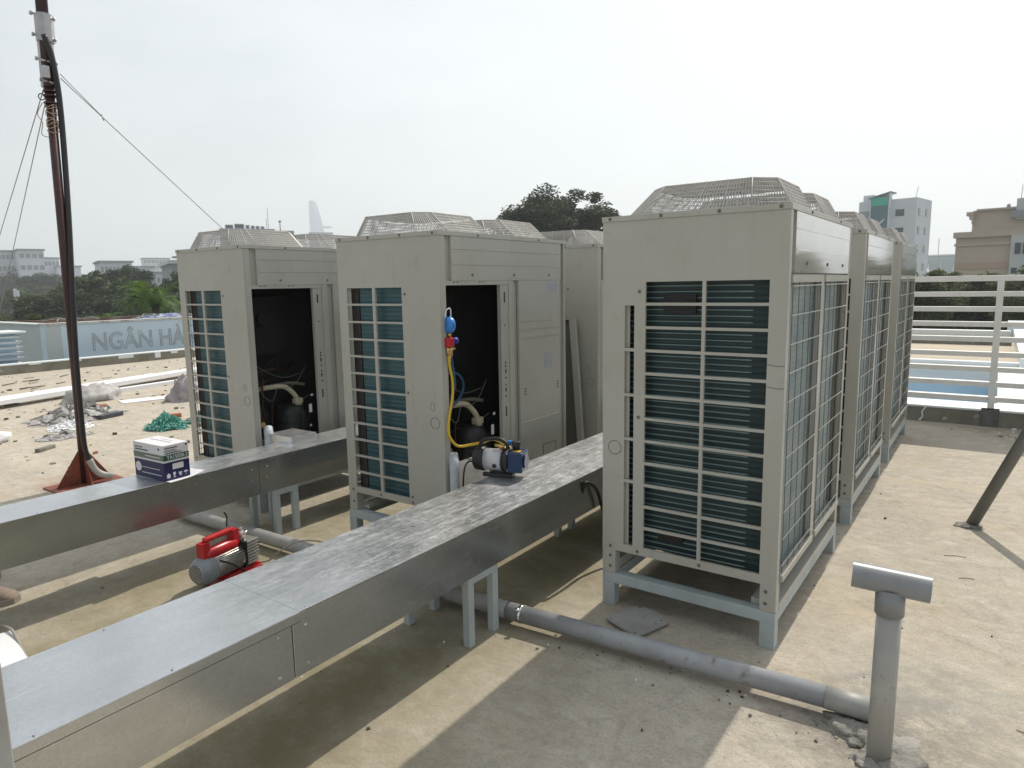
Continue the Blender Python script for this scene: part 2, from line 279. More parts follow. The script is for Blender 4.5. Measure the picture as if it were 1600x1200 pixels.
# ------------------------------------------------------------------ mesh builder
class MB:
    def __init__(s): s.v = []; s.f = []; s.m = []; s.s = []
    def quad(s, a, b, c, d, m=0, sm=False):
        n = len(s.v); s.v += [a, b, c, d]; s.f.append((n, n+1, n+2, n+3)); s.m.append(m); s.s.append(sm)
    def poly(s, pts, m=0):
        n = len(s.v); s.v += [tuple(p) for p in pts]; s.f.append(tuple(range(n, n+len(pts)))); s.m.append(m); s.s.append(False)
    def box(s, x0, x1, y0, y1, z0, z1, m=0):
        n = len(s.v); s.v += [(x, y, z) for z in (z0, z1) for y in (y0, y1) for x in (x0, x1)]
        for q in ((0, 2, 3, 1), (4, 5, 7, 6), (0, 1, 5, 4), (2, 6, 7, 3), (0, 4, 6, 2), (1, 3, 7, 5)):
            s.f.append(tuple(n+i for i in q)); s.m.append(m); s.s.append(False)
        return s
    def tube(s, pts, r, n=8, m=0, caps=True, closed=False, sm=True):
        pts = [Vector(p) for p in pts]; k = len(pts); rs = r if isinstance(r, (list, tuple)) else [r]*k
        base = len(s.v); ref = None
        for i, p in enumerate(pts):
            if closed: d = pts[(i+1) % k]-pts[i-1]
            else: d = pts[min(i+1, k-1)]-pts[max(i-1, 0)]
            d.normalize()
            if ref is None:
                ref = Vector((0, 0, 1)) if abs(d.z) < 0.9 else Vector((1, 0, 0))
            a = ref - d*ref.dot(d)
            if a.length < 1e-4: a = d.orthogonal()
            a.normalize(); ref = a; b = d.cross(a)
            for j in range(n):
                an = 2*pi*(j+0.5)/n; s.v.append(tuple(p+(a*cos(an)+b*sin(an))*rs[i]))
        for i in range(k if closed else k-1):
            i2 = (i+1) % k
            for j in range(n):
                j2 = (j+1) % n
                s.f.append((base+i*n+j, base+i*n+j2, base+i2*n+j2, base+i2*n+j)); s.m.append(m); s.s.append(sm)
        if caps and not closed:
            s.f.append(tuple(base+j for j in reversed(range(n)))); s.m.append(m); s.s.append(False)
            s.f.append(tuple(base+(k-1)*n+j for j in range(n))); s.m.append(m); s.s.append(False)
        return s
    def cyl(s, p0, p1, r, n=24, m=0, caps=True, r1=None):
        return s.tube([p0, p1], [r, r if r1 is None else r1], n, m, caps)
    def lathe(s, p0, d, prof, n=24, m=0):
        d = Vector(d).normalized(); p0 = Vector(p0)
        a = d.orthogonal().normalized(); b = d.cross(a); base = len(s.v)
        for h, r in prof:
            for j in range(n):
                an = 2*pi*j/n; s.v.append(tuple(p0+d*h+(a*cos(an)+b*sin(an))*max(r, 1e-4)))
        for i in range(len(prof)-1):
            for j in range(n):
                j2 = (j+1) % n; s.f.append((base+i*n+j, base+i*n+j2, base+(i+1)*n+j2, base+(i+1)*n+j)); s.m.append(m); s.s.append(True)
        s.f.append(tuple(base+j for j in reversed(range(n)))); s.m.append(m); s.s.append(False)
        s.f.append(tuple(base+(len(prof)-1)*n+j for j in range(n))); s.m.append(m); s.s.append(False)
        return s
    def plate(s, ax, u0, u1, v0, v1, w0, w1, holes=(), m=0):
        """flat plate with rectangular holes: ax 'x' -> u=y, ax 'y' -> u=x, v=z, w along the axis"""
        us = sorted({u0, u1, *[h[0] for h in holes], *[h[1] for h in holes]}); vs = sorted({v0, v1, *[h[2] for h in holes], *[h[3] for h in holes]})
        def P(u, v, w): return (w, u, v) if ax == 'x' else ((u, w, v) if ax == 'y' else (u, v, w))
        def solid(i, j):
            if i < 0 or j < 0 or i >= len(us)-1 or j >= len(vs)-1: return False
            cu = (us[i]+us[i+1])/2; cv = (vs[j]+vs[j+1])/2
            return not any(h[0] < cu < h[1] and h[2] < cv < h[3] for h in holes)
        for i in range(len(us)-1):
            for j in range(len(vs)-1):
                if not solid(i, j): continue
                a, b, c, d = us[i], us[i+1], vs[j], vs[j+1]
                s.quad(P(a, c, w0), P(b, c, w0), P(b, d, w0), P(a, d, w0), m); s.quad(P(a, c, w1), P(a, d, w1), P(b, d, w1), P(b, c, w1), m)
                if not solid(i-1, j): s.quad(P(a, c, w0), P(a, d, w0), P(a, d, w1), P(a, c, w1), m)
                if not solid(i+1, j): s.quad(P(b, c, w0), P(b, c, w1), P(b, d, w1), P(b, d, w0), m)
                if not solid(i, j-1): s.quad(P(a, c, w0), P(a, c, w1), P(b, c, w1), P(b, c, w0), m)
                if not solid(i, j+1): s.quad(P(a, d, w0), P(b, d, w0), P(b, d, w1), P(a, d, w1), m)
        return s
    def build(s, name, mats, parent=None, bevel=0.0, weld=False, loc=None):
        me = bpy.data.meshes.new(name); me.from_pydata(s.v, [], s.f)
        ms = mats if isinstance(mats, (list, tuple)) else [mats]
        for x in ms: me.materials.append(x)
        me.polygons.foreach_set('material_index', s.m); me.polygons.foreach_set('use_smooth', s.s); me.update()
        o = bpy.data.objects.new(name, me); COL.objects.link(o)
        if parent: o.parent = parent
        if loc: o.location = loc
        if bevel:
            b = o.modifiers.new('bevel', 'BEVEL'); b.width = bevel; b.segments = 2; b.limit_method = 'ANGLE'; b.angle_limit = radians(50)
        return o

def tag(o, label, cat, group=None, kind=None):
    if label: o['label'] = label
    if cat: o['category'] = cat
    if group: o['group'] = group
    if kind: o['kind'] = kind
    return o
def thing(name, label, cat, loc=(0, 0, 0), rz=0.0, group=None):
    o = bpy.data.objects.new(name, None); COL.objects.link(o); o.location = loc; o.rotation_euler = (0, 0, rz); o.empty_display_size = 0.1
    return tag(o, label, cat, group)
def dup(root, label=None, loc=None, rz=None, scale=None):
    def rec(o, par):
        c = o.copy(); COL.objects.link(c); c.parent = par
        for ch in [x for x in list(bpy.data.objects) if x.parent == o]: rec(ch, c)
        return c
    r = rec(root, None)
    if label: r['label'] = label
    if loc is not None: r.location = loc
    if rz is not None: r.rotation_euler = (0, 0, rz)
    if scale is not None: r.scale = scale
    return r
def arc(c, r, a0, a1, n, u, v):
    u = Vector(u); v = Vector(v); c = Vector(c)
    return [tuple(c+u*r*cos(a0+(a1-a0)*i/n)+v*r*sin(a0+(a1-a0)*i/n)) for i in range(n+1)]
def smooth(pts, k=6):
    P = [Vector(p) for p in pts]; P = [P[0]*2-P[1]]+P+[P[-1]*2-P[-2]]; R = []
    for i in range(1, len(P)-2):
        for j in range(k):
            t = j/k; a, b, c, d = P[i-1:i+3]
            R.append(tuple(0.5*((2*b)+(c-a)*t+(2*a-5*b+4*c-d)*t*t+(3*b-a-3*c+d)*t**3)))
    R.append(tuple(P[-2])); return R
def text_mesh(txt, size, mat_, name, parent, M4, extrude=0.0005, outline=0.0, align='LEFT', scalex=1.0, spacing=1.0):
    c = bpy.data.curves.new('txt', 'FONT'); c.body = txt; c.size = size; c.extrude = extrude; c.align_x = align; c.space_character = spacing
    if outline: c.fill_mode = 'NONE'; c.bevel_depth = outline; c.extrude = 0
    o = bpy.data.objects.new('txt', c); COL.objects.link(o); bpy.context.view_layer.update()
    me = bpy.data.meshes.new_from_object(o.evaluated_get(bpy.context.evaluated_depsgraph_get()))
    bpy.data.objects.remove(o); me.materials.clear(); me.materials.append(mat_)
    me.transform(Matrix.Diagonal((scalex, 1, 1, 1))); me.transform(M4)
    r = bpy.data.objects.new(name, me); COL.objects.link(r); r.parent = parent; return r

# ------------------------------------------------------------------ the roof and the ground around it
def struct(name, mb, m, label=None):
    o = mb.build(name, m); o['kind'] = 'structure'
    if label: o['label'] = label
    return o
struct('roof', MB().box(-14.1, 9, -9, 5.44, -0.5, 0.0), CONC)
g = MB(); g.quad((-3000, -3000, -13), (3000, -3000, -13), (3000, 3000, -13), (-3000, 3000, -13)); struct('ground', g, M('city_ground', (0.12, 0.13, 0.10), (0.20, 0.19, 0.16), 0.02, rough=1))
struct('building_body', MB().box(-14.08, 8.98, -8.98, 5.42, -13, -0.5), GWALL)
# low curb on the left with the render broken away
t = thing('left_curb', 'low cement curb along the far left roof edge with white paint spilt over its top', 'curb', (-14.1, 0, 0))
c = MB().box(-0.22, 0, -9, 14, 0.0, 0.165); c.build('curb_wall', CURB, t)
c = MB().box(-0.24, 0.012, -9, 14, 0.165, 0.185)
for y, w, h in ((4.0, 0.3, 0.06), (4.75, 0.12, 0.11), (5.1, 0.15, 0.05), (3.2, 0.1, 0.03), (2.4, 0.2, 0.02), (5.6, 0.1, 0.03)):
    c.box(0.004, 0.016, y, y+w, 0.166-h, 0.166)
c.build('white_cap', WROOF, t)
r = MB().box(-14.1+0.0, -14.0, 5.44, 14, -0.5, 0.0); 
struct('roof_strip', MB().box(-14.1, -6.6, 5.44, 14, -0.5, -0.0), CONC)
t = thing('right_curb', 'low dark cement curb under the white fence at the back of the roof', 'curb', (0, 5.44, 0))
MB().box(-6.5, 9, 0, 0.2, 0, 0.15).build('curb_wall', CURB, t)
MB().box(-6.5, 9, -0.006, 0.2, 0.151, 0.166).build('white_cap', WROOF, t)
# a white paint drip
MB().tube(smooth([(0.10, -0.006, 0.15), (0.07, -0.008, 0.10), (0.075, -0.006, 0.05), (0.05, -0.01, 0.01)]), [0.008]*18+[0.02], 6).build('paint_drip', WROOF, t)

# neighbouring roof beyond the fence
t = thing('white_roof_ledge', 'white coated roof ledge with a blue lined light well beyond the white fence', 'ledge', (0, 5.64, 0))
l = MB()
l.plate('z', -6, 6, 0.0, 4.36, -0.0, 0.13, holes=[(-5, 0.70, 0.5, 3.45)])
l.build('ledge_top', WROOF, t)
l = MB().box(0.70, 0.94, 0.5, 1.65, 0.0, 0.128); l.build('step', WROOF, t)
l = MB().box(-5, 1.0, 0.48, 3.47, -1.6, -1.5).box(-5, 1, 3.45, 3.5, -1.5, 0.0).box(0.70, 0.75, 0.5, 3.45, -1.5, -0.0).box(-5.05, -5, 0.5, 3.45, -1.5, 0.0)
l.build('well_lining', BROOF, t)
MB().box(-6, 0.95, 4.2, 4.36, 0.13, 0.19).build('rim', WROOF, t)
struct('far_roof', MB().box(-12, 9, 10.0, 17.4, -0.4, 0.14), SAND)
t = thing('grey_parapet', 'low grey cement parapet with white coping on the roof beyond the light well', 'parapet', (0, 13.6, 0.14))
MB().box(-6, 0.9, 0, 0.25, 0, 0.16).build('wall', CURB, t)
MB().box(-6, 0.9, 2.2, 2.5, 0.0, 0.14).build('coping', WROOF, t)
t = thing('white_parapet', 'thick white parapet running away at the right behind the fence', 'parapet', (0.95, 8, 0.13))
MB().box(0, 0.9, 1.3, 8.2, 0, 0.18).build('wall', WROOF, t); MB().box(-0.1, 0.9, 8.2, 9.4, 0, 0.3).build('end_block', WROOF, t)

# white fence of flat horizontal bars
t = thing('metal_fence', 'white painted steel fence of broad horizontal bars on the cement curb', 'fence', (0, 5.44, 0))
f = [1.427 - 0.1476*i for i in range(9)]
for i, z in enumerate(f):
    MB().box(-6.4, 6.2, 0.0, 0.095, z, z+(0.055 if i == 0 else 0.048)).build('bar', WHITEP, t, bevel=0.003)
for x in (-5.6, -3.4, -1.3, 0.645, 2.7, 4.8):
    p = MB().box(x-0.028, x+0.028, -0.012, 0.05, 0.168, 1.426).build('post', WHITEP, t, bevel=0.003)
    b = MB().box(x-0.075, x+0.075, -0.012, -0.001, 0.005, 0.185)
    for dx in (-0.05, 0.05):
        for dz in (0.04, 0.075): b.cyl((x+dx, -0.012, dz), (x+dx, -0.022, dz), 0.011, 8, 1)
    b.build('base_bracket', [M('bracket_grey', (0.15, 0.16, 0.15), (0.11, 0.11, 0.10), 12, rough=0.7) if x == -5.6 else bpy.data.materials['bracket_grey'], SCREW], p)

# ------------------------------------------------------------------ outdoor units
HX, HY, Z0, Z1 = 0.385, 0.62, 0.157, 1.749
def screws(mb, ax, pts, w, d, m=1, r=0.0075):
    for u, v in pts:
        if ax == 'y': mb.cyl((u, w, v), (u, w+d, v), r, 10, m)
        else: mb.cyl((w, u, v), (w+d, u, v), r, 10, m)
def guard(y0, y1):
    g = MB(); zb, zt = Z1+0.002, Z1+0.112
    B = [(-HX+0.05, HX-0.03, y0, y1, 0.12), zb]; T = [(-HX+0.175, HX-0.09, y0+0.05, y1-0.06, 0.075), zt]
    def octo(r, z):
        a, b, c, d, e = r
        return [(a+e, c, z), (b-e, c, z), (b, c+e, z), (b, d-e, z), (b-e, d, z), (a+e, d, z), (a, d-e, z), (a, c+e, z)]
    ob = [Vector(p) for p in octo(*B)]; ot = [Vector(p) for p in octo(*T)]
    for f_, r_ in ((0.0, 0.003), (0.14, 0.0018), (0.28, 0.0018), (0.42, 0.0018), (0.56, 0.0018), (0.7, 0.0018), (0.85, 0.0018), (1.0, 0.003)):
        g.tube([ob[i].lerp(ot[i], f_) for i in range(8)], r_, 5, closed=True)
    for i in range(8):
        a0, a1, b0, b1 = ob[i], ob[(i+1) % 8], ot[i], ot[(i+1) % 8]
        g.tube([a0, b0], 0.003, 5)
        n = max(3, int((a1-a0).length/0.014))
        for k in range(1, n):
            g.tube([a0.lerp(a1, k/n), b0.lerp(b1, k/n)], 0.0028 if k % 8 == 0 else 0.0018, 4, caps=False)
    xs0, xs1, ys0, ys1, e = T[0]
    n = 26
    for k in range(1, n):
        y = ys0+(ys1-ys0)*k/n; cut = max(0, e-(y-ys0), e-(ys1-y)); g.tube([(xs0+cut, y, zt), (xs1-cut, y, zt)], 0.0018, 4, caps=False)
    for k in range(1, 6):
        x = xs0+(xs1-xs0)*k/6; cut = max(0, e-(x-xs0), e-(xs1-x)); g.tube([(x, ys0+cut, zt+0.002), (x, ys1-cut, zt+0.002)], 0.0026, 5, caps=False)
    return g
def make_unit(open_door):
    t = thing('outdoor_unit', '', 'air conditioner')
    th = 0.012
    # side with the narrow slots (-Y)
    rows = [1.4725-0.0983*i for i in range(12)]
    h = []
    for z in rows: h += [(-0.571+HX, -0.327+HX, z-0.0865, z), (-0.313+HX, -0.0675+HX, z-0.0865, z)]
    for a, b in ((1.374, 1.192), (1.178, 0.994), (0.982, 0.798), (0.786, 0.607), (0.594, 0.304)): h.append((-0.666+HX, -0.621+HX, b, a))
    s = MB().plate('y', -HX, HX, 0.268, 1.727, -HY, -HY+th, h)
    s.box(-HX, -HX+0.064, -HY, -HY+0.05, Z0, 0.268).box(HX-0.064, HX, -HY, -HY+0.05, Z0, 0.268)
    screws(s, 'y', [(-0.213, 1.433), (-0.213, 0.894), (-0.212, 0.285), (-0.345, 0.24), (-0.345, 0.19), (0.345, 0.24), (0.345, 0.19), (-0.345, 0.286), (0.07, 0.287)], -HY, -0.004)
    sp = s.build('side_panel', [PAINT, SCREW], t, bevel=0.0025)
    MB().tube([(-0.325+0.031*cos(a*pi/14), -HY-0.0006, 0.747+0.031*sin(a*pi/14)) for a in range(28)], 0.0013, 5, closed=True).build('knockout_ring', SCREW, sp)
    # opposite side (+Y), plain towards the front
    h = []; rows = [1.467-0.0978*i for i in range(12)]
    for z in rows: h += [(0.111, 0.315, z-0.0868, z), (-0.115, 0.089, z-0.0868, z)]
    s = MB().plate('y', -HX, HX, 0.268, 1.727, HY-th, HY, h)
    s.box(-HX, -HX+0.064, HY-0.05, HY, Z0, 0.268).box(HX-0.064, HX, HY-0.05, HY, Z0, 0.268)
    screws(s, 'y', [(-0.139, 1.432), (-0.137, 0.901), (-0.139, 0.318), (-0.139, 0.285), (0.11, 0.288), (0.345, 0.285), (0.345, 0.21), (-0.345, 0.21)], HY, 0.004)
    sp = s.build('side_panel', [PAINT, SCREW], t, bevel=0.0025)
    MB().tube([(-0.325+0.031*cos(a*pi/14), HY+0.0006, 0.752+0.031*sin(a*pi/14)) for a in range(28)], 0.0013, 5, closed=True).build('knockout_ring', SCREW, sp)
    MB().tube([(-0.31+0.014*cos(a*pi/10), HY+0.0006, 0.84+0.022*sin(a*pi/10)) for a in range(20)], 0.001, 5, closed=True).build('knockout_ring', SCREW, sp)
    # lid
    s = MB().plate('z', -HX-0.004, HX+0.004, -HY-0.004, HY+0.004, 1.7275, Z1, [(-0.27, 0.27, -0.57, -0.03), (-0.27, 0.27, 0.03, 0.57)])
    screws(s, 'y', [(-0.35, 1.7385), (-0.12, 1.7385), (0.12, 1.7385), (0.35, 1.7385)], -HY-0.004, -0.004); screws(s, 'y', [(-0.35, 1.7385), (-0.12, 1.7385), (0.12, 1.7385), (0.35, 1.7385)], HY+0.004, 0.004)
    screws(s, 'x', [(-0.3, 1.7385), (0.3, 1.7385)], HX+0.004, 0.004); screws(s, 'x', [(-0.3, 1.7385), (0.3, 1.7385)], -HX-0.004, -0.004)
    s.build('top_panel', [PAINT, SCREW], t, bevel=0.003)
    for y0, y1 in ((-HY+0.02, -0.01), (0.01, HY-0.02)):
        guard(y0, y1).build('fan_guard', WIRE, t)
        yc = (y0+y1)/2; s = MB().cyl((0, yc, 1.62), (0, yc, 1.71), 0.06, 20)
        for k in range(4):
            a = k*pi/2+0.3; u = Vector((cos(a), sin(a), 0)); v = Vector((-sin(a), cos(a), 0)); c0 = Vector((0, yc, 1.66))
            s.quad(c0+u*0.05+v*0.03+Vector((0, 0, .03)), c0+u*0.25+v*0.11+Vector((0, 0, .03)), c0+u*0.25-v*0.07-Vector((0, 0, .02)), c0+u*0.05-v*0.03-Vector((0, 0, .02)))
        s.build('fan', BLACK, t)
    # front (-X): columns, upper panel, door opening, service panel
    def Y(v): return HY-v
    fx = -HX
    s = MB().box(fx, fx+0.03, Y(0.049), HY-th-0.001, 0.268, 1.727); s.build('corner_column', PAINT, t, bevel=0.003)
    s = MB().box(fx, fx+0.03, -HY+th+0.001, Y(1.218), 0.268, 1.727); s.build('corner_column', PAINT, t, bevel=0.003)
    s = MB().plate('x', Y(1.184), Y(0.097), 1.497, 1.7265, fx, fx+0.02)
    s.box(fx-0.003, fx, Y(1.17), Y(0.105), 1.659, 1.663).box(fx-0.003, fx, Y(1.17), Y(0.105), 1.580, 1.584)
    screws(s, 'x', [(Y(0.27), 1.527), (Y(0.66), 1.527), (Y(1.04), 1.527)], fx, -0.004)
    s.build('top_front_panel', [PAINT, SCREW], t, bevel=0.002)
    s = MB().box(fx+0.018, fx+0.03, Y(1.217), Y(0.05), 1.4735, 1.7265); s.build('header', PAINT, t)
    s = MB().box(fx+0.002, fx+0.0175, Y(0.605), Y(0.05), 1.4735, 1.4965)
    s.box(fx+0.006, fx+0.03, Y(0.606), Y(0.530), 0.25, 1.473)
    for z, hh in ((1.40, .03), (1.02, .006), (1.0, .006), (0.97, .012), (0.93, .005), (0.89, .005), (0.86, .012), (0.82, .005), (0.73, .03), (1.24, .004)):
        s.box(fx+0.0045, fx+0.0065, Y(0.572), Y(0.562), z-hh, z+hh, 1)
    for v in (0.11, 0.14, 0.33, 0.36): s.box(fx+0.0005, fx+0.0025, Y(v+0.012), Y(v), 1.487, 1.492, 1)
    s.build('door_frame', [PAINT, BLACK], t)
    MB().box(fx, fx+0.03, Y(0.653), Y(0.607), 0.25, 1.4955).build('centre_column', PAINT, t, bevel=0.003)
    s = MB().box(fx+0.018, fx+0.03, Y(0.704), Y(0.6535), 0.25, 1.4735)
    s.plate('x', Y(1.170), Y(0.705), 0.25, 1.4955, fx, fx+0.016)
    s.box(fx+0.0161, fx+0.03, Y(1.217), Y(1.1705), 0.25, 1.4735)
    for z in (1.251, 1.199, 1.149, 0.629): s.box(fx-0.0025, fx, Y(1.15), Y(0.72), z-0.002, z+0.002)
    for v in (0.75, 1.126):
        for k in range(3): s.box(fx-0.001, fx+0.001, Y(v+0.022), Y(v), 0.80+k*0.017, 0.809+k*0.017, 1)
    for a in ((Y(1.112), Y(0.951), 0.449, 0.453), (Y(1.112), Y(1.107), 0.385, 0.452), (Y(0.956), Y(0.951), 0.385, 0.452)): s.box(fx-0.0015, fx, *a, 1)
    sv = s.build('service_panel', [PAINT, SCREW], t, bevel=0.0)
    MB().box(fx-0.0012, fx-0.0002, Y(1.135), Y(1.03), 1.43, 1.484).build('sticker', LABEL, sv)
    MB().box(fx-0.0012, fx-0.0002, Y(1.07), Y(0.982), 0.94, 1.036).build('sticker', LABEL, sv)
    if not open_door:
        s = MB().plate('x', Y(0.602), Y(0.05), 0.25, 1.494, fx-0.001, fx+0.0018)
        for z in (1.251, 1.199, 1.149, 0.629): s.box(fx-0.0035, fx-0.001, Y(0.58), Y(0.07), z-0.002, z+0.002)
        s.build('door_panel', PAINT, t)
    # rear (+X): columns, glossy upper panel, two grilles in front of the fins
    rx = HX
    for a, b in ((-HY+th+0.001, -HY+0.036), (HY-0.036, HY-th-0.001)): MB().box(rx-0.03, rx, a, b, 0.268, 1.727).build('corner_column', PAINT, t, bevel=0.003)
    s = MB().plate('x', -HY+0.086, HY-0.04, 1.497, 1.7265, rx-0.015, rx)
    s.box(rx, rx+0.003, -HY+0.095, HY-0.05, 1.662, 1.665).box(rx, rx+0.003, -HY+0.095, HY-0.05, 1.583, 1.586)
    screws(s, 'x', [(-0.34, 1.535), (0.06, 1.535), (0.42, 1.535)], rx, 0.004)
    s.build('top_rear_panel', [PAINT2, SCREW], t, bevel=0.002)
    MB().box(rx-0.03, rx-0.0175, -HY+0.036, HY-0.036, 1.462, 1.7265).build('rear_frame', PAINT, t); MB().box(rx-0.05, rx-0.015, -HY+0.036, HY-0.036, 0.268, 0.285).build('bottom_frame', PAINT, t)
    for a, b in ((-HY+0.05, -0.028), (0.028, HY-0.04)):
        s = MB(); s.box(rx-0.014, rx+0.004, a, b, 1.460, 1.490)
        x = rx-0.002
        nn = 5; 
        for k in range(nn+1): 
            y = a+0.03+(b-a-0.05)*k/nn; s.tube([(x, y, 0.272), (x, y, 1.47)], 0.0018, 6, 2, caps=False)
        z = 1.447
        while z > 0.30: s.tube([(x+0.003, a+0.01, z), (x+0.003, b-0.005, z)], 0.0022, 6, 1, caps=False); z -= 0.1112
        s.box(rx-0.004, rx+0.010, a, b, 0.272, 0.298)
        s.build('coil_grille', [PAINT, GRID, GRIDV], t)
    MB().box(rx-0.022, rx-0.002, -0.0275, 0.0275, 0.268, 1.489).build('centre_post', PAINT, t, bevel=0.003)
    # heat exchangers
    s = MB().box(-0.31, 0.33, -HY+0.055, -HY+0.085, 0.29, 1.485)
    for k in range(48):
        z = 0.300+k*0.02455
        s.tube([(-0.31, -HY+0.052, z), (0.17, -HY+0.052, z), (0.22, -HY+0.054, z-.0005), (0.27, -HY+0.062, z-.0012), (0.30, -HY+0.08, z-.002)], [0.0030, 0.0030, 0.0034, 0.0036, 0.0036], 5, 1, caps=False)
    s.build('coil', [COILD, TUBEL], t)
    MB().box(rx-0.075, rx-0.035, -HY+0.05, HY-0.125, 0.29, 1.485).build('coil', COILR, t)
    MB().box(-0.16, 0.252, HY-0.07, HY-0.04, 0.29, 1.485).build('coil', COILT, t)
    MB().box(0.268, 0.33, HY-0.055, HY-0.045, 0.29, 1.485).build('corner_bracket', M('bracket_dark', (0.05, 0.045, 0.04), rough=0.6) if 'bracket_dark' not in bpy.data.materials else bpy.data.materials['bracket_dark'], t)
    MB().box(-0.12, 0.02, -HY+0.035, -HY+0.043, 1.34, 1.42).build('clip', BLACK, t); MB().box(-0.13, -0.02, -HY+0.035, -HY+0.043, 0.345, 0.375).build('clip', BLACK, t)
    MB().box(-0.30, -0.265, -HY+0.018, -HY+0.024, 0.28, 1.45).build('mullion', PAINT, t)
    MB().box(fx+0.031, 0.30, -HY+0.10, HY-0.10, 0.272, 0.29).box(-0.0, 0.012, -HY+0.1, HY-0.13, 0.29, 1.49).build('dark_liner', DARK, t)  # near-black pan and partition, added so the bay looks dark
    # dark roof above the machine compartment, closing it against light
    MB().box(fx+0.031, 0.0, -HY+0.08, HY-0.075, 1.49, 1.5).box(fx+0.0305, fx+0.12, -HY+0.09, Y(0.54), 1.47, 1.489).build('bay_roof', DARK, t)
    for a, b in ((-HY+0.012, -HY+0.06), ):
        pass
    MB().box(rx-0.11, rx+0.002, -HY+0.05, HY-0.05, Z0, 0.180).box(rx-0.052, rx-0.046, -HY+0.1, HY-0.1, 0.180, 0.186).build('base_rail', PAINT, t, bevel=0.002)
    MB().box(fx-0.004, fx+0.055, -HY+0.05, HY-0.05, Z0, 0.205).build('base_rail', PAINT, t, bevel=0.003)
    if open_door:
        cx, cy = fx+0.17, Y(0.41)
        crumple_c = MB().lathe((cx, cy, 0.29), (0, 0, 1), [(0, 0.105), (0.02, 0.118), (0.14, 0.122), (0.145, 0.126), (0.165, 0.126), (0.17, 0.121), (0.31, 0.118), (0.36, 0.09), (0.375, 0.04)], 24)
        for z in (0.36, 0.55): crumple_c.tube([(cx+0.124*cos(q*pi/12), cy+0.124*sin(q*pi/12), z) for q in range(24)], 0.004, 5, closed=True)
        for a in (2.3, 3.1, 3.9): crumple_c.tube([(cx+0.125*cos(a), cy+0.125*sin(a), 0.31), (cx+0.127*cos(a+.05), cy+0.127*sin(a+.05), 0.45), (cx+0.122*cos(a), cy+0.122*sin(a), 0.60)], 0.005, 5)
        crumple_c.build('compressor', BLACK, t)
        MB().lathe((fx+0.24, Y(0.19), 0.29), (0, 0, 1), [(0, 0.07), (0.02, 0.08), (0.33, 0.08), (0.38, 0.05), (0.39, 0.02)], 20).build('compressor', BLACK, t)
        e = smooth([(cx+0.1, Y(0.12), 0.78), (fx+0.14, Y(0.24), 0.805), (fx+0.13, Y(0.34), 0.795), (fx+0.12, Y(0.395), 0.75), (fx+0.12, Y(0.43), 0.705)], 5)
        MB().tube(e, 0.0165, 12).build('insulated_pipe', CREAM, t)
        MB().tube(smooth([(cx+0.06, Y(0.30), 0.80), (fx+0.16, Y(0.42), 0.81), (fx+0.15, Y(0.52), 0.79)]), 0.012, 10).build('insulated_pipe', M('grey_foam', (0.16, 0.15, 0.12), rough=0.9), t)
        s = MB().box(fx+0.10, fx+0.145, Y(0.468), Y(0.405), 0.665, 0.705).box(fx+0.105, fx+0.14, Y(0.462), Y(0.412), 0.605, 0.665); s.build('connector', CREAM, t, bevel=0.006)
        MB().box(fx+0.11, fx+0.135, Y(0.475), Y(0.44), 0.59, 0.605).build('connector_cap', RED, t)
        for pts, r in (([(0.10, .12, .42), (.10, .12, .6), (.16, .14, .8), (.2, .3, .86)], .008), ([(.09, .08, .35), (.09, .07, .7), (.12, .08, 1.0), (.2, .12, 1.1)], .006), ([(.25, .2, .9), (.2, .3, .92), (.2, .4, .9), (.25, .5, .95)], .007),
                       ([(.14, .17, .30), (.14, .17, .72), (.17, .20, .86), (.24, .30, .88), (.28, .42, .84)], .0065), ([(.11, .21, .30), (.11, .215, .64), (.13, .24, .70), (.2, .26, .71)], .005), ([(.3, .1, .5), (.28, .14, 1.0), (.26, .2, 1.2), (.28, .3, 1.22)], .008),
                       ([(.16, .24, .96), (.19, .33, 1.00), (.22, .36, .93), (.22, .37, .84)], .005), ([(.13, .10, .84), (.14, .16, .90), (.18, .24, .87), (.19, .30, .80)], .004)):
            MB().tube(smooth([(fx+a, Y(v), z) for a, v, z in pts]), r, 8).build('copper_pipe', COPPER, t)
        for k, (v0, z0, v1, z1, sag) in enumerate(((.08, .86, .26, .80, .10), (.26, .80, .50, .92, .06), (.10, .98, .45, .88, .05), (.06, .72, .14, .60, .04), (.30, .66, .52, .72, .05))):
            MB().tube(smooth([(fx+.09+.02*k, Y(v0), z0), (fx+.08+.02*k, Y((v0*2+v1)/3), (z0*2+z1)/3-sag*.8), (fx+.08+.02*k, Y((v0+v1*2)/3), (z0+z1*2)/3-sag), (fx+.1, Y(v1), z1)]), 0.0022, 5).build('wire', M('wire_grey', (0.14, 0.13, 0.12), rough=0.6) if k == 0 and 'wire_grey' not in bpy.data.materials else bpy.data.materials['wire_grey'], t)
        s = MB().box(fx+0.31, fx+0.375, Y(0.50), Y(0.10), 1.02, 1.42)
        for k in range(5): s.box(fx+0.306, fx+0.31, Y(0.30), Y(0.22), 1.10+k*.012, 1.105+k*.012, 1)
        s.cyl((fx+0.28, Y(.30), 1.27), (fx+.31, Y(.30), 1.27), .03, 16)
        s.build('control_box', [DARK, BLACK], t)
        for z, v in ((0.46, 0.10), (0.58, 0.09), (0.40, 0.16)):
            s = MB(); s.cyl((fx+0.05, Y(v), z), (fx+0.12, Y(v), z), 0.015, 10); s.cyl((fx+0.085, Y(v-0.03), z), (fx+0.085, Y(v+0.04), z), 0.011, 10); s.cyl((fx+0.05, Y(v), z), (fx+0.035, Y(v), z), 0.019, 6); s.build('valve', BRASS, t)
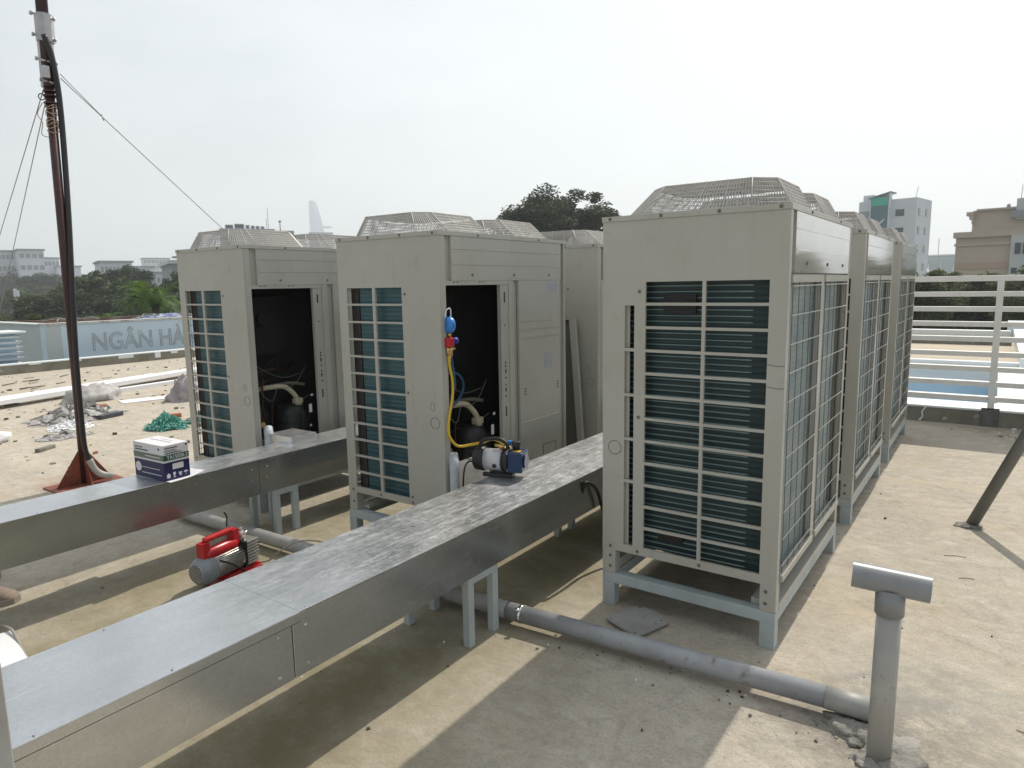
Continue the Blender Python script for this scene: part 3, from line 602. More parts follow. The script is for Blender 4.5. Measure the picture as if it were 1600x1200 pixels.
        for v0, v1, z0, z1 in ((.50, .475, .60, .66), (.49, .475, .50, .515), (.51, .485, .40, .43), (.515, .495, .715, .73), (.43, .425, .545, .552)): MB().box(fx+0.05, fx+0.052, Y(v0), Y(v1), z0, z1).build('tag', PAPER, t)
    return t
U_open = make_unit(True); U_closed = make_unit(False)
XB, YB, XA, YA, YB2 = -1.689, -0.0366, -3.246, -0.113, 1.697
C1L = 'beige outdoor unit nearest the grey tee pipe with a slotted side and dark coil openings'
def place(u, x, y, rz, label, first=False):
    if not first: u = dup(u)
    u.location = (x, y, 0); u.rotation_euler = (0, 0, rz); u['label'] = label; u['category'] = 'air conditioner'; u['group'] = 'outdoor air conditioning units in rows on steel stands'
    return u
place(U_closed, -HX, HY, 0, C1L, True)
place(U_closed, -HX, 1.7154+HY, 0, 'middle unit of the right hand row with its rear grilles facing the open roof')
place(U_closed, -HX, 3.4118+HY, 0, 'farthest unit of the right hand row next to the white fence')
place(U_open, XB-HX, YB+HY+0.008, pi, 'open doored outdoor unit with blue gauge and yellow hose hanging at its doorway', True)
place(U_open, XA-HX, YA+HY, pi, 'leftmost outdoor unit with an open black doorway behind the cardboard box duct')
place(U_closed, XB-HX-0.02, YB2+HY, pi, 'unit behind the gauge hung one with a loose panel leaning by its side')

s = MB()
for z, a, b in ((1.152, 0.318, 0.383), (1.066, 0.322, 0.383)):
    s.tube(smooth([(a, -HY-.0006, z), (a+.02, -HY-.0006, z-.004), (a+.04, -HY-.0006, z-.006), (b, -HY-.0006, z-.003)]), 0.0012, 5)
s.build('scuff_mark', SCREW, U_closed)
# steel stands under the units
def make_stand():
    t = thing('steel_stand', '', 'stand')
    for sx in (-1, 1):
        for sy in (-1, 1):
            x, y = sx*(HX-0.03), sy*(HY-0.026)
            s = MB().box(x-0.03, x+0.03, y-0.026, y+0.026, 0, 0.108)
            s.build('leg', STEELP, t, bevel=0.002)
    for sy in (-1, 1): MB().box(-HX, HX, sy*(HY-0.026)-0.026, sy*(HY-0.026)+0.026, 0.1085, Z0-0.001).build('beam', STEELP, t, bevel=0.002)
    for sx in (-1, 1): MB().box(sx*(HX-0.03)-0.03, sx*(HX-0.03)+0.03, -HY+0.053, HY-0.053, 0.1085, Z0-0.001).build('beam', STEELP, t, bevel=0.002)
    return t
ST = make_stand()
for i, (x, y, lb) in enumerate(((-HX, HY, 'pale blue grey steel stand under the nearest right hand unit'), (-HX, 1.7154+HY, 'pale steel stand under the middle unit of the right hand row'),
        (-HX, 3.4118+HY, 'pale steel stand under the farthest right hand unit by the fence'), (XB-HX, YB+HY, 'pale steel stand under the unit with the hanging gauge'),
        (XA-HX, YA+HY, 'steel stand under the leftmost open unit'), (XB-HX, YB2+HY, 'steel stand under the unit with the leaning panel beside it'))):
    s = ST if i == 0 else dup(ST)
    s.location = (x, y, 0); s['label'] = lb; s['group'] = 'steel stands under the outdoor units'

# loose panel leaning between the two middle units
t = thing('loose_panel', 'long dull metal door panel leaning upright against the second row unit', 'panel', (-1.825, 1.60, 0.16))
s = MB(); s.plate('y', -0.16, 0.07, 0.0, 1.06, 0, 0.003); s.build('sheet', M('panel_back', (0.15, 0.145, 0.13), (0.12, 0.115, 0.105), 4, rough=0.5), t)
s = MB().box(0.067, 0.07, -0.03, 0, 0, 1.06).box(-0.16, 0.067, -0.03, 0, 1.057, 1.06).box(0.025, 0.067, -0.03, -0.027, 0, 1.057); s.build('flange', PAINT, t)
t.rotation_euler = (radians(-3.0), radians(-5.5), radians(4))

# ------------------------------------------------------------------ galvanised ducts
def duct(name, label, x0, x1, z0, z1, seams, group='sheet metal ducts on low stands'):
    t = thing(name, label, 'duct', ((x0+x1)/2, 0, 0), 0, group); w = (x1-x0)/2
    for a, b in zip(seams[:-1], seams[1:]):
        s = MB().box(-w+0.002, w-0.002, a+0.0015, b-0.0015, z0, z1-0.003)
        for q in (a+0.05, b-0.05):
            for z in random.sample((z0+0.03, (z0+z1)/2-0.01, z1-0.05), 2): s.cyl((w-0.003, q+random.uniform(-.01, .01), z), (w+0.002, q, z), 0.0040, 8, 1)
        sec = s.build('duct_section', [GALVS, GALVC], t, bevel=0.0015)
    for a, b in zip(seams[:-1], seams[1:]):
        s = MB().box(-w-0.001, w+0.001, a+0.03, b+(0.0295 if b > seams[1] else 0.05), z1-0.0025-(0.001 if b <= seams[1] else 0), z1-(0.001 if b <= seams[1] else 0))
        lp = 0.030 if a == seams[0] else 0.006
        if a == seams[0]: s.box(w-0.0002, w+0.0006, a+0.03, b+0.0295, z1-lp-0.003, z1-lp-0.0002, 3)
        s.box(w-0.0005, w+0.0022, a+0.03, b+0.0295, z1-lp, z1-0.0035, 2); s.box(-w-0.0012, -w+0.0005, a+0.03, b+0.0295, z1-lp, z1-0.0035, 2)
        y = a+0.06
        while y < b-0.05:
            s.cyl((w-0.012, y, z1-0.001), (w-0.012, y, z1+0.002), 0.0035, 8, 1); s.cyl((-w+0.012, y, z1-0.001), (-w+0.012, y, z1+0.002), 0.0035, 8, 1); y += 0.31
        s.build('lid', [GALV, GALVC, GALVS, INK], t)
    return t
D2 = duct('air_duct', 'wide galvanised duct in the foreground with the blue pump standing on it', -1.41, -1.013, 0.303, 0.508, [-4.4, -1.505, 0.75, 3.0, 4.9])
D1 = duct('air_duct', 'narrower galvanised duct carrying the white and blue cardboard box', -3.075, -2.795, 0.284, 0.494, [-4.6, -2.2, -0.40, 1.7, 4.4])
MB().box(-0.24, 0.0, -0.045, 0.15, 0.30, 0.535).build('branch_box', GALV, D1, bevel=0.002, loc=(-0.03, 0, 0))
MB().box(-0.40, -0.2, -0.01, 0.22, 0.30, 0.56).build('branch_box', GALV, D2, bevel=0.002)
def stand2(label, x0, x1, y0, y1, h):
    t = thing('duct_stand', label, 'stand', ((x0+x1)/2, (y0+y1)/2, 0), 0, 'low steel stands under the ducts')
    a, b = (x1-x0)/2, (y1-y0)/2
    for sx in (-1, 1):
        for sy in (-1, 1):
            MB().box(min(sx*a, sx*(a-0.034)), max(sx*a, sx*(a-0.034)), min(sy*b, sy*(b-0.036)), max(sy*b, sy*(b-0.036)), 0, h-0.036).build('leg', STEELP, t, bevel=0.002)
        MB().box(min(sx*a, sx*(a-0.034)), max(sx*a, sx*(a-0.034)), -b, b, h-0.0355, h-0.001).build('crossbar', STEELP, t, bevel=0.002)
    return t
stand2('small pale steel stand under the foreground duct beside the pipe clamp', -1.400, -1.026, -0.665, -0.465, 0.303)
stand2('small steel stand under the foreground duct in the shade behind the nearest right unit', -1.400, -1.03, 0.585, 0.775, 0.303)
stand2('small steel stand at the far end of the foreground duct', -1.400, -1.03, 2.6, 2.8, 0.303)
stand2('small pale steel stand under the box carrying duct behind the red pump', -3.07, -2.80, -0.305, -0.137, 0.284)
stand2('small steel stand far back under the narrower duct', -3.07, -2.80, 1.9, 2.1, 0.284)
# dark cable loop from the foreground duct
t = tag(MB().tube(smooth([(-1.02, 0.25, 0.42), (-1.004, 0.25, 0.47), (-0.995, 0.30, 0.455), (-0.99, 0.36, 0.40), (-0.985, 0.42, 0.27), (-0.93, 0.45, 0.10), (-0.85, 0.35, 0.012), (-0.8, 0.2, 0.01)]), 0.009, 8).build('drain_hose', BLACK),
        'black cable drooping from a slot in the foreground duct beside the nearest right unit', 'cable')
# wrapped pipes rising in front of the open doorways
tag(MB().tube(smooth([(XB+0.035, YB+0.045, 0.0), (XB+0.035, YB+0.045, 0.3), (XB+0.03, YB+0.05, 0.5), (XB-0.01, YB+0.075, 0.575)]), 0.030, 14).build('wrapped_pipe', M('pipe_wrap', (0.55, 0.60, 0.64), (0.42, 0.46, 0.50), 20, rough=0.5, bump=0.5, bscale=18)), 'pale cloth wrapped pipe rising into the doorway with the yellow hose', 'pipe', 'wrapped pipes at the open doorways')
tag(MB().tube(smooth([(XA+0.035, YA+0.075, 0.0), (XA+0.035, YA+0.075, 0.3), (XA+0.03, YA+0.08, 0.5), (XA-0.01, YA+0.105, 0.56)]), 0.030, 14).build('wrapped_pipe', bpy.data.materials['pipe_wrap']), 'pale cloth wrapped pipe rising into the leftmost black doorway', 'pipe', 'wrapped pipes at the open doorways')

# ------------------------------------------------------------------ grey plastic pipes
t = thing('tee_pipe', 'upright grey plastic pipe with a tee fitting on top in the right foreground', 'pipe', (0.4335, -0.471, 0))
MB().cyl((0, 0, -0.01), (0.003, 0, 0.50), 0.0345, 32).build('riser', PVCW, t)
MB().cyl((0.003, 0, 0.482), (0.003, 0, 0.56), 0.040, 32).build('socket', PVC, t)
s = MB(); 
import itertools
a0 = Vector((-0.100, -0.01, 0.585)); a1 = Vector((0.103, 0.012, 0.575))
s.tube([a0, a1], 0.0385, 32, caps=False); s.tube([a1, a0], 0.034, 32, 1, caps=False)
ax_ = (a1-a0).normalized(); u_ = ax_.orthogonal().normalized(); v_ = ax_.cross(u_)
for c_ in (a0, a1):
    for j in range(32):
        p_ = [c_+(u_*cos(q)+v_*sin(q))*r for q, r in ((2*pi*j/32, .0385), (2*pi*(j+1)/32, .0385), (2*pi*(j+1)/32, .034), (2*pi*j/32, .034))]
        s.quad(*p_)
s.build('tee_fitting', [PVC, PVC], t)
def crumple(mb, c, rad, seed, nu=28, nv=16, amp=0.35, freq=2.2, m=0, flat=True):
    base = len(mb.v); off = Vector((seed*3.1, seed*1.7, seed*0.9))
    for i in range(nv+1):
        th_ = pi*i/nv
        for j in range(nu):
            ph = 2*pi*j/nu; d = Vector((sin(th_)*cos(ph), sin(th_)*sin(ph), cos(th_)))
            k = 1+amp*(mn.noise(d*freq+off)+0.6*abs(mn.noise(d*freq*2.3+off))+0.35*mn.noise(d*freq*5+off))
            p = Vector((d.x*rad[0], d.y*rad[1], d.z*rad[2]))*k
            if flat: p.z = max(p.z, -0.02*rad[2])
            mb.v.append(tuple(Vector(c)+p))
    for i in range(nv):
        for j in range(nu):
            j2 = (j+1) % nu; mb.f.append((base+i*nu+j, base+(i+1)*nu+j, base+(i+1)*nu+j2, base+i*nu+j2)); mb.m.append(m); mb.s.append(True)
    return mb
s = MB(); crumple(s, (0.35, -0.36, -0.006), (0.105, 0.075, 0.035), 3, amp=0.5); crumple(s, (0.455, -0.42, -0.008), (0.085, 0.11, 0.03), 8, amp=0.5); crumple(s, (0.43, -0.49, -0.008), (0.07, 0.05, 0.02), 11, amp=0.6)
tag(s.build('mortar_patch', MORT), 'rough grey mortar lump around the foot of the upright tee pipe', 'mortar')
t = thing('drain_pipe', 'long grey plastic pipe lying across the roof under both ducts', 'pipe', (0, 0, 0))
MB().cyl((0.27, -0.315, 0.062), (-1.02, -0.405, 0.060), 0.0375, 32).build('pipe_length', M('blue_grey_pvc', (0.34, 0.355, 0.37), (0.27, 0.275, 0.285), 7, rough=0.36, rvar=0.08, c3=(0.16, 0.145, 0.12), s3=18, lo3=0.58, hi3=0.72), t)
MB().cyl((-1.01, -0.404, 0.060), (-3.62, -0.47, 0.055), 0.037, 32).build('pipe_length', PVCW, t)
MB().cyl((0.25, -0.3165, 0.062), (0.41, -0.305, 0.055), 0.039, 32).build('coupling', PVCW, t)
s = MB(); 
for k in range(1): s.tube(arc((-0.945, -0.401, 0.060), 0.0395, -0.5, pi+0.5, 20, (0, 1, 0), (0, 0, 1)), 0.0, 4)
s = MB().cyl((-0.94, -0.4005, 0.0605), (-0.957, -0.4015, 0.0605), 0.0402, 32); s.cyl((-0.94, -0.43, 0.094), (-0.957, -0.44, 0.094), 0.008, 8)
s.build('clamp_ring', M('bright_steel', (0.75, 0.75, 0.75), rough=0.18, metal=1.0), t)
# leaning strut on the right
t = thing('steel_strut', 'slanting grey steel tube braced to the floor at the right edge', 'brace', (0.59, 2.07, 0))
MB().cyl((0, 0, -0.01), (0.56, 0, 1.435), 0.031, 24).build('tube', M('strut_paint', (0.17, 0.175, 0.16), (0.13, 0.13, 0.12), 9, rough=0.5), t)
crumple(MB(), (0.0, -0.01, -0.003), (0.075, 0.06, 0.02), 5, amp=0.5).build('mortar_foot', MORT, t)
MB().box(0.56, 0.62, -0.03, 0.03, 0, 2.0).build('post', STEELP, t, bevel=0.002)
# vertical steel post close to the camera on the left
tag(MB().box(-0.953, -0.905, -2.292, -2.244, 0, 0.755).build('steel_post', PVCW, bevel=0.003), 'grey steel post cut off by the bottom left corner of the picture', 'post')

# lid plate lying on the floor
t = thing('hatch_cover', 'flat grey plastic cover with one rounded corner lying in front of the nearest right unit', 'cover', (-0.545, -0.105, 0))
pts = [(-0.122, -0.056), (-0.05, 0.127), (0.04, 0.115), (0.085, 0.085), (0.115, 0.06), (0.112, 0.035), (0.06, -0.12), (0.045, -0.127)]
s = MB(); s.poly([(x, y, 0.022) for x, y in pts]); s.poly([(x, y, 0.012) for x, y in reversed(pts)])
for i in range(len(pts)): a, b = pts[i], pts[(i+1) % len(pts)]; s.quad((*a, 0.012), (*b, 0.012), (*b, 0.022), (*a, 0.022))
s.box(-0.04, 0.05, -0.05, 0.05, 0.0, 0.012)
for q in ((-0.1, -0.05), (0.04, -0.11), (0.09, 0.05), (-0.04, 0.11)): s.cyl((q[0], q[1], 0.0215), (q[0], q[1], 0.023), 0.004, 8, 1)
s.build('plate', [PVCW, INK], t)

# ------------------------------------------------------------------ gauge set with hoses
gx = XB+0.012
t = thing('manifold_gauge', 'blue capped gauge manifold with a yellow and a blue hose hanging in the open doorway', 'gauge', (gx, YB+0.06, 1.27))
MB().lathe((-0.01, -0.02, 0.0), (0.35, 1, 0), [(0, 0.030), (0.004, 0.042), (0.036, 0.042), (0.042, 0.036)], 28).build('gauge_body', SKYB, t)
MB().tube(smooth([(-0.0, -0.03, 0.04), (0.0, -0.02, 0.075), (0.0, 0.01, 0.085), (0.0, 0.015, 0.05), (0.0, 0.005, 0.035)]), 0.003, 6).build('hook', PAPER, t)
MB().box(-0.015, 0.015, -0.028, 0.022, -0.115, -0.065).build('valve_block', RED, t, bevel=0.006)
s = MB().lathe((0, 0.022, -0.085), (0, 1, 0), [(0, 0.008), (0.01, 0.018), (0.032, 0.018), (0.036, 0.014)], 12); s.build('valve_knob', M('deep_blue_plastic', (0.01, 0.01, 0.25), rough=0.4), t)
s = MB()
for q in (-0.018, -0.002, 0.012): s.cyl((0, q, -0.115), (0, q*0.8, -0.16), 0.008, 8)
s.cyl((0, 0.0, -0.062), (0, 0, -0.04), 0.010, 8); s.cyl((0, -0.005, -0.16), (0, -0.005, -0.19), 0.009, 6); s.cyl((0.0, 0.01, -0.13), (0.0, 0.04, -0.125), 0.006, 8); s.build('brass_fitting', BRASS, t)
yh = [(-0.0, -0.012, -0.16), (0.0, -0.005, -0.22), (0.0, 0.012, -0.29), (0.0, 0.008, -0.38), (0, -0.022, -0.48), (0, -0.034, -0.56), (0.005, -0.010, -0.615), (0.01, 0.04, -0.652), (0.05, 0.09, -0.648), (0.12, 0.09, -0.628), (0.20, 0.09, -0.60), (0.27, 0.09, -0.615), (0.315, 0.09, -0.635)]
MB().tube(smooth(yh, 8), 0.0075, 12).build('yellow_hose', YEL, t)
bh = [(0.002, 0.004, -0.16), (0.004, 0.016, -0.24), (0.003, 0.025, -0.33), (-0.02, 0.01, -0.40), (-0.07, 0.06, -0.46)]
MB().tube(smooth(bh, 6), 0.0075, 10).tube(smooth([(-0.07, 0.06, -0.46), (-0.09, 0.17, -0.42), (-0.09, 0.21, -0.35), (-0.09, 0.17, -0.285), (-0.09, 0.09, -0.27), (-0.09, 0.03, -0.31), (-0.09, 0.02, -0.38), (-0.1, 0.08, -0.47)], 6), 0.0075, 10).build('blue_hose', HOSEB, t)

# ------------------------------------------------------------------ blue vacuum pump on the duct
t = thing('vacuum_pump', 'dark blue and silver vacuum pump with black handle standing on the foreground duct', 'pump', (-1.362, 0.032, 0.508), radians(16))
MB().box(-0.095, 0.065, -0.035, 0.035, 0.0, 0.022).build('base', BLACK, t, bevel=0.008)
MB().lathe((-0.145, 0, 0.085), (1, 0, 0), [(0, 0.045), (0.01, 0.058), (0.055, 0.062), (0.058, 0.056)], 32).build('rear_cowl', BLACK, t)
s = MB().lathe((-0.088, 0, 0.085), (1, 0, 0), [(0, 0.055), (0.1, 0.055)], 32); s.cyl((0.0-0.02, -0.054, 0.065), (-0.02, -0.058, 0.065), 0.011, 16, 1); s.build('motor_barrel', [M('silver_barrel', (0.50, 0.50, 0.53), rough=0.35, metal=0.2), BLACK], t)
MB().lathe((0.012, 0, 0.085), (1, 0, 0), [(0, 0.058), (0.035, 0.058)], 32).build('collar', BLACK, t)
s = MB().box(0.047, 0.125, -0.052, 0.052, 0.035, 0.138); s.build('pump_head', BLUEP, t, bevel=0.006)
s = MB()
for y in (-0.04, 0.04):
    for z in (0.045, 0.128): s.cyl((0.043, y*1.15, z), (0.047, y*1.15, z), 0.005, 8)
s.box(0.07, 0.11, -0.03, 0.0, 0.1375, 0.1395, 1); s.cyl((0.125, 0, 0.085), (0.134, 0, 0.085), 0.035, 24, 2); s.build('head_trim', [GALVC, YEL, BLUEP], t)
MB().lathe((0.075, 0.015, 0.137), (0, 0, 1), [(0, 0.017), (0.02, 0.02), (0.042, 0.024), (0.046, 0.02)], 20).build('exhaust_cap', BLACK, t)
MB().tube(smooth([(-0.12, 0, 0.13), (-0.105, 0, 0.175), (-0.05, 0, 0.192), (0.0, 0, 0.188), (0.03, 0, 0.165), (0.035, 0, 0.135)]), 0.010, 10).build('handle', BLACK, t)
s = MB().cyl((0.0, 0.0, 0.14), (0.0, 0.0, 0.165), 0.010, 10); s.cyl((-0.035, 0, 0.162), (0.02, 0, 0.152), 0.009, 8); s.build('inlet_fitting', BRASS, t)
MB().lathe((0.035, 0.03, 0.16), (0, 0, 1), [(0, 0.012), (0.02, 0.012)], 12).build('valve_knob', SKYB, t)
MB().tube(smooth([(-0.13, 0.0, 0.05), (-0.17, -0.02, 0.07), (-0.19, -0.04, 0.03), (-0.195, -0.05, -0.08), (-0.195, -0.05, -0.3)]), 0.0045, 8).build('power_cord', BLACK, t)

# ------------------------------------------------------------------ red vacuum pump on the floor
t = thing('vacuum_pump', 'red and silver vacuum pump with red carrying handle on the floor between the ducts', 'pump', (-2.505, -0.83, 0), radians(101))
MB().box(-0.10, 0.20, -0.055, 0.055, 0.0, 0.012).box(-0.02, 0.19, -0.045, 0.045, 0.012, 0.03).build('base_plate', RED, t, bevel=0.003)
s = MB().lathe((-0.175, 0, 0.095), (1, 0, 0), [(0, 0.045), (0.006, 0.056), (0.03, 0.068), (0.075, 0.071), (0.085, 0.068)], 40)
s.build('fan_housing', HOUS, t)
s = MB()
for i in range(-5, 6):
    for j in range(-5, 6):
        y, z = i*0.0095+(0.00475 if j % 2 else 0), j*0.0085
        if hypot(y, z) < 0.046: s.cyl((-0.1765, y, 0.095+z), (-0.1745, y, 0.095+z), 0.0036, 6)
s.build('vent_holes', BLACK, t); 
MB().lathe((-0.176, 0, 0.095), (1, 0, 0), [(0, 0.048), (0.003, 0.050)], 32).build('vent_disc', GALVC, t)
s = MB().cyl((-0.092, 0, 0.095), (0.085, 0, 0.095), 0.052, 32)
for k in range(30):
    a = 2*pi*k/30; u = Vector((0, cos(a), sin(a))); v = Vector((0, -sin(a), cos(a)))*0.0018; c0 = Vector((-0.09, 0, 0.095)); c1 = Vector((0.083, 0, 0.095))
    s.quad(c0+u*0.05+v, c1+u*0.05+v, c1+u*0.063+v, c0+u*0.063+v); s.quad(c0+u*0.05-v, c0+u*0.063-v, c1+u*0.063-v, c1+u*0.05-v); s.quad(c0+u*0.063-v, c0+u*0.063+v, c1+u*0.063+v, c1+u*0.063-v)
s.build('finned_motor', ALU, t)
MB().box(0.085, 0.105, -0.056, 0.056, 0.035, 0.175).build('gasket_plate', BLACK, t, bevel=0.003)
s = MB().box(0.105, 0.175, -0.046, 0.046, 0.04, 0.165)
for k in range(8):
    z = 0.045+k*0.0165; s.box(0.105, 0.183, -0.056, 0.056, z, z+0.006)
s.build('oil_case', ALU, t, bevel=0.001)
hp = [(-0.125, 0.15), (-0.118, 0.215), (-0.10, 0.245), (0.03, 0.275), (0.06, 0.27), (0.075, 0.18), (0.075, 0.158)]
s = MB()
s.plate('y', -0.14, -0.10, 0.145, 0.235, -0.024, 0.024).plate('y', 0.05, 0.085, 0.165, 0.245, -0.024, 0.024)
s.box(-0.115, 0.07, -0.018, 0.018, 0.232, 0.258)
s.cyl((-0.12, 0, 0.168), (0.075, 0, 0.168), 0.034, 20)
s.build('handle', RED, t, bevel=0.011)
s = MB().cyl((0.125, 0.005, 0.165), (0.125, 0.005, 0.215), 0.015, 14); s.cyl((0.125, 0.005, 0.215), (0.125, 0.005, 0.232), 0.009, 6); s.cyl((0.11, -0.028, 0.165), (0.11, -0.028, 0.20), 0.009, 12); s.cyl((0.11, -0.028, 0.20), (0.135, -0.028, 0.215), 0.006, 8); s.build('inlet_port', ALU, t)
MB().box(-0.06, 0.03, -0.020, 0.020, 0.155, 0.163).build('name_plate', RED, t)
s = MB().tube(smooth([(-0.08, -0.06, 0.14), (-0.02, -0.075, 0.10), (0.05, -0.07, 0.04), (0.07, -0.065, 0.02)]), 0.004, 8); s.tube(smooth([(0.19, 0, 0.15), (0.205, -0.01, 0.11), (0.20, -0.02, 0.06), (0.19, -0.02, 0.03)]), 0.004, 8)
s.tube(smooth([(0.05, 0.02, 0.26), (0.055, 0.02, 0.31), (0.04, 0.02, 0.34)]), 0.004, 8)
s.build('power_cord', BLACK, t)
tag(MB().tube(smooth([(-2.56, -0.66, 0.02), (-2.53, -0.62, 0.008), (-2.46, -0.60, 0.03), (-2.42, -0.58, 0.07), (-2.33, -0.50, 0.13), (-2.2, -0.42, 0.12), (-2.08, -0.36, 0.04), (-2.0, -0.33, 0.007)]), 0.0045, 8).build('cable', M('grey_cable', (0.32, 0.3, 0.27), rough=0.6)), 'thin grey cable arching over the drain pipe behind the red pump', 'cable')

# ------------------------------------------------------------------ cardboard box and paper on the left duct
t = thing('cardboard_box', 'small white and navy printed carton standing on a sheet of paper on the duct', 'box', (-2.945, -0.878, 0.4955), radians(3))
bx_, by_, bh_ = 0.138, 0.070, 0.187
s = MB().box(-bx_, bx_, -by_, by_, 0, 0.095, 2).box(-bx_, bx_, -by_, by_, 0.0951, bh_, 0); s.build('carton', [CARDW, CARDG, NAVY], t, bevel=0.0015)
s = MB().box(bx_, bx_+0.0006, -by_, by_, 0.106, 0.136, 0).box(-bx_, bx_, -by_-0.0006, -by_, 0.106, 0.136, 1); s.build('green_band', [GREENP, M('faded_green_print', (0.16, 0.2, 0.16), rough=0.6)], t)
s = MB()
def dashes(face, u0, u1, z, h, gap, seed, m=0):
    rr = random.Random(seed); u = u0
    while u < u1:
        w = rr.uniform(0.002, 0.006); ww = min(w, u1-u)
        if face == 'x': s.box(bx_+0.0005, bx_+0.0012, u, u+ww, z, z+h*rr.uniform(.7, 1), m)
        elif face == 'y': s.box(u, u+ww, -by_-0.0012, -by_-0.0005, z, z+h*rr.uniform(.7, 1), m)
        else: s.box(u, u+ww, z, z+h, bh_, bh_+0.0006, m)
        u += w+gap
dashes('x', -0.06, 0.01, 0.168, 0.007, 0.001, 1); dashes('x', -0.06, 0.0, 0.158, 0.003, 0.001, 2); dashes('x', -0.06, 0.01, 0.151, 0.003, 0.001, 3); dashes('x', -0.06, 0.03, 0.141, 0.006, 0.001, 4)
s.cyl((bx_+0.0004, 0.058, 0.174), (bx_+0.0012, 0.058, 0.174), 0.006, 12)
dashes('y', -0.12, -0.05, 0.160, 0.006, 0.001, 5); dashes('y', -0.12, -0.0, 0.146, 0.007, 0.001, 6); s.cyl((0.10, -by_-0.0004, 0.165), (0.10, -by_-0.0012, 0.165), 0.007, 12)
s.build('small_print', INK, t)
s = MB()
dashes('y', -0.07, 0.10, 0.055, 0.004, 0.0012, 7); dashes('y', -0.07, 0.11, 0.025, 0.005, 0.0012, 8); dashes('y', -0.03, 0.11, 0.118, 0.006, 0.0012, 9)
s.cyl((-0.10, -by_-0.0004, 0.055), (-0.10, -by_-0.0012, 0.055), 0.026, 24)
s.box(-bx_, bx_, -by_-0.001, -by_-0.0004, 0.098, 0.104)
s.box(bx_+0.0004, bx_+0.001, -by_, by_, 0.098, 0.104)
s.box(bx_+0.0004, bx_+0.0012, -0.025, 0.035, 0.055, 0.085)
for k, y in enumerate((-0.05, -0.018, 0.014, 0.045)):
    if k == 0: s.box(bx_+0.0004, bx_+0.0012, y-0.009, y+0.009, 0.014, 0.028); s.poly([(bx_+0.0012, y-0.013, 0.028), (bx_+0.0012, y+0.013, 0.028), (bx_+0.0012, y, 0.04)])
    elif k == 1: s.box(bx_+0.0004, bx_+0.0012, y-0.007, y+0.007, 0.026, 0.04); s.box(bx_+0.0004, bx_+0.0012, y-0.002, y+0.002, 0.016, 0.026); s.box(bx_+0.0004, bx_+0.0012, y-0.007, y+0.007, 0.013, 0.016)
    elif k == 2:
        for q in (-0.009, -0.003, 0.003, 0.009): s.poly([(bx_+0.0012, y+q-0.002, 0.036), (bx_+0.0012, y+q*0.3-0.001, 0.016), (bx_+0.0012, y+q*0.3+0.002, 0.016), (bx_+0.0012, y+q+0.002, 0.036)])
    else: s.poly([(bx_+0.0012, y+0.012*cos(a*pi/8), 0.027+0.010*sin(a*pi/8)) for a in range(9)]); s.box(bx_+0.0004, bx_+0.0012, y-0.001, y+0.001, 0.014, 0.027)
s.build('white_print', CARDW, t)
text_mesh('TA150SB-2', 0.027, CARDW, 'model_text', t, Matrix.Translation((bx_+0.0012, -0.052, 0.112)) @ Matrix.Rotation(pi/2, 4, 'Z') @ Matrix.Rotation(pi/2, 4, 'X'), scalex=0.92)
s = MB(); dashes('t', -0.10, 0.09, 0.0, 0.01, 0.003, 11); dashes('t', -0.05, 0.06, 0.03, 0.006, 0.003, 12); s.build('top_print', LABEL, t)
s = MB(); n = 12
def ph(i, j): u, v = i/n, j/n; return (-0.16+0.33*u, -0.085+0.20*v, 0.0006+0.022*max(0, v-0.55)**1.5*2+0.03*max(0, u-0.75)*max(0, v-0.4))
for i in range(n):
    for j in range(n): s.quad(ph(i, j), ph(i+1, j), ph(i+1, j+1), ph(i, j+1), 0, True)
o = tag(s.build('paper_sheet', PAPER), 'white sheet of paper under the printed carton on the duct', 'paper'); o.location = (-2.945, -0.865, 0.4945); o.rotation_euler = (0, 0, radians(6))

# ------------------------------------------------------------------ mast with stays
mb_ = Vector((-5.033, -0.435, 0)); MD = hypot(mb_.x-CAM.x, mb_.y-CAM.y); side_ = Vector((0.42, 0.907, 0)); tow = Vector((0.907, -0.42, 0))
t = thing('mast', 'tall dark red steel mast with gusseted base and a black conduit strapped to it', 'mast', mb_)
lean0, lean1 = far(131, 757, MD), far(75, 150, MD); slope = (lean1-lean0)/(lean1.z-lean0.z)
def mp_(z, off=0.0, front=0.0): return slope*z+side_*off+tow*front
MB().tube([mp_(0), mp_(1.5), mp_(2.95)], 0.0305, 20).build('lower_pole', RUSTR, t)
MB().tube([mp_(2.93)+Vector((0, 0, 0)), mp_(5.2)], 0.038, 20).build('upper_pole', MASTP, t)
RUSTB = M('red_oxide_lit', (0.24, 0.055, 0.030), (0.16, 0.042, 0.026), 9, rough=0.6, c3=(0.28, 0.2, 0.15), s3=14, lo3=0.58, hi3=0.72)  # same red lightened, light on the mast base put into the colour
s = MB().box(-0.14, 0.14, -0.24, 0.24, 0.0, 0.012); s.build('base_plate', RUSTB, t)
for a in (0, 1, 2, 3):
    d = Vector((cos(a*pi/2), sin(a*pi/2), 0)); e_ = Vector((-d.y, d.x, 0))*0.004; L = 0.2 if a % 2 else 0.13
    p0, p1, p2 = d*0.028+Vector((0, 0, 0.012)), d*L+Vector((0, 0, 0.012)), d*0.028+Vector((0, 0, 0.27))
    s = MB(); s.poly([p0+e_, p1+e_, p2+e_]); s.poly([p2-e_, p1-e_, p0-e_]); s.quad(p1-e_, p1+e_, p0+e_, p0-e_); s.quad(p2-e_, p2+e_, p1+e_, p1-e_); s.quad(p0-e_, p0+e_, p2+e_, p2-e_); s.build('gusset', RUSTB, t)
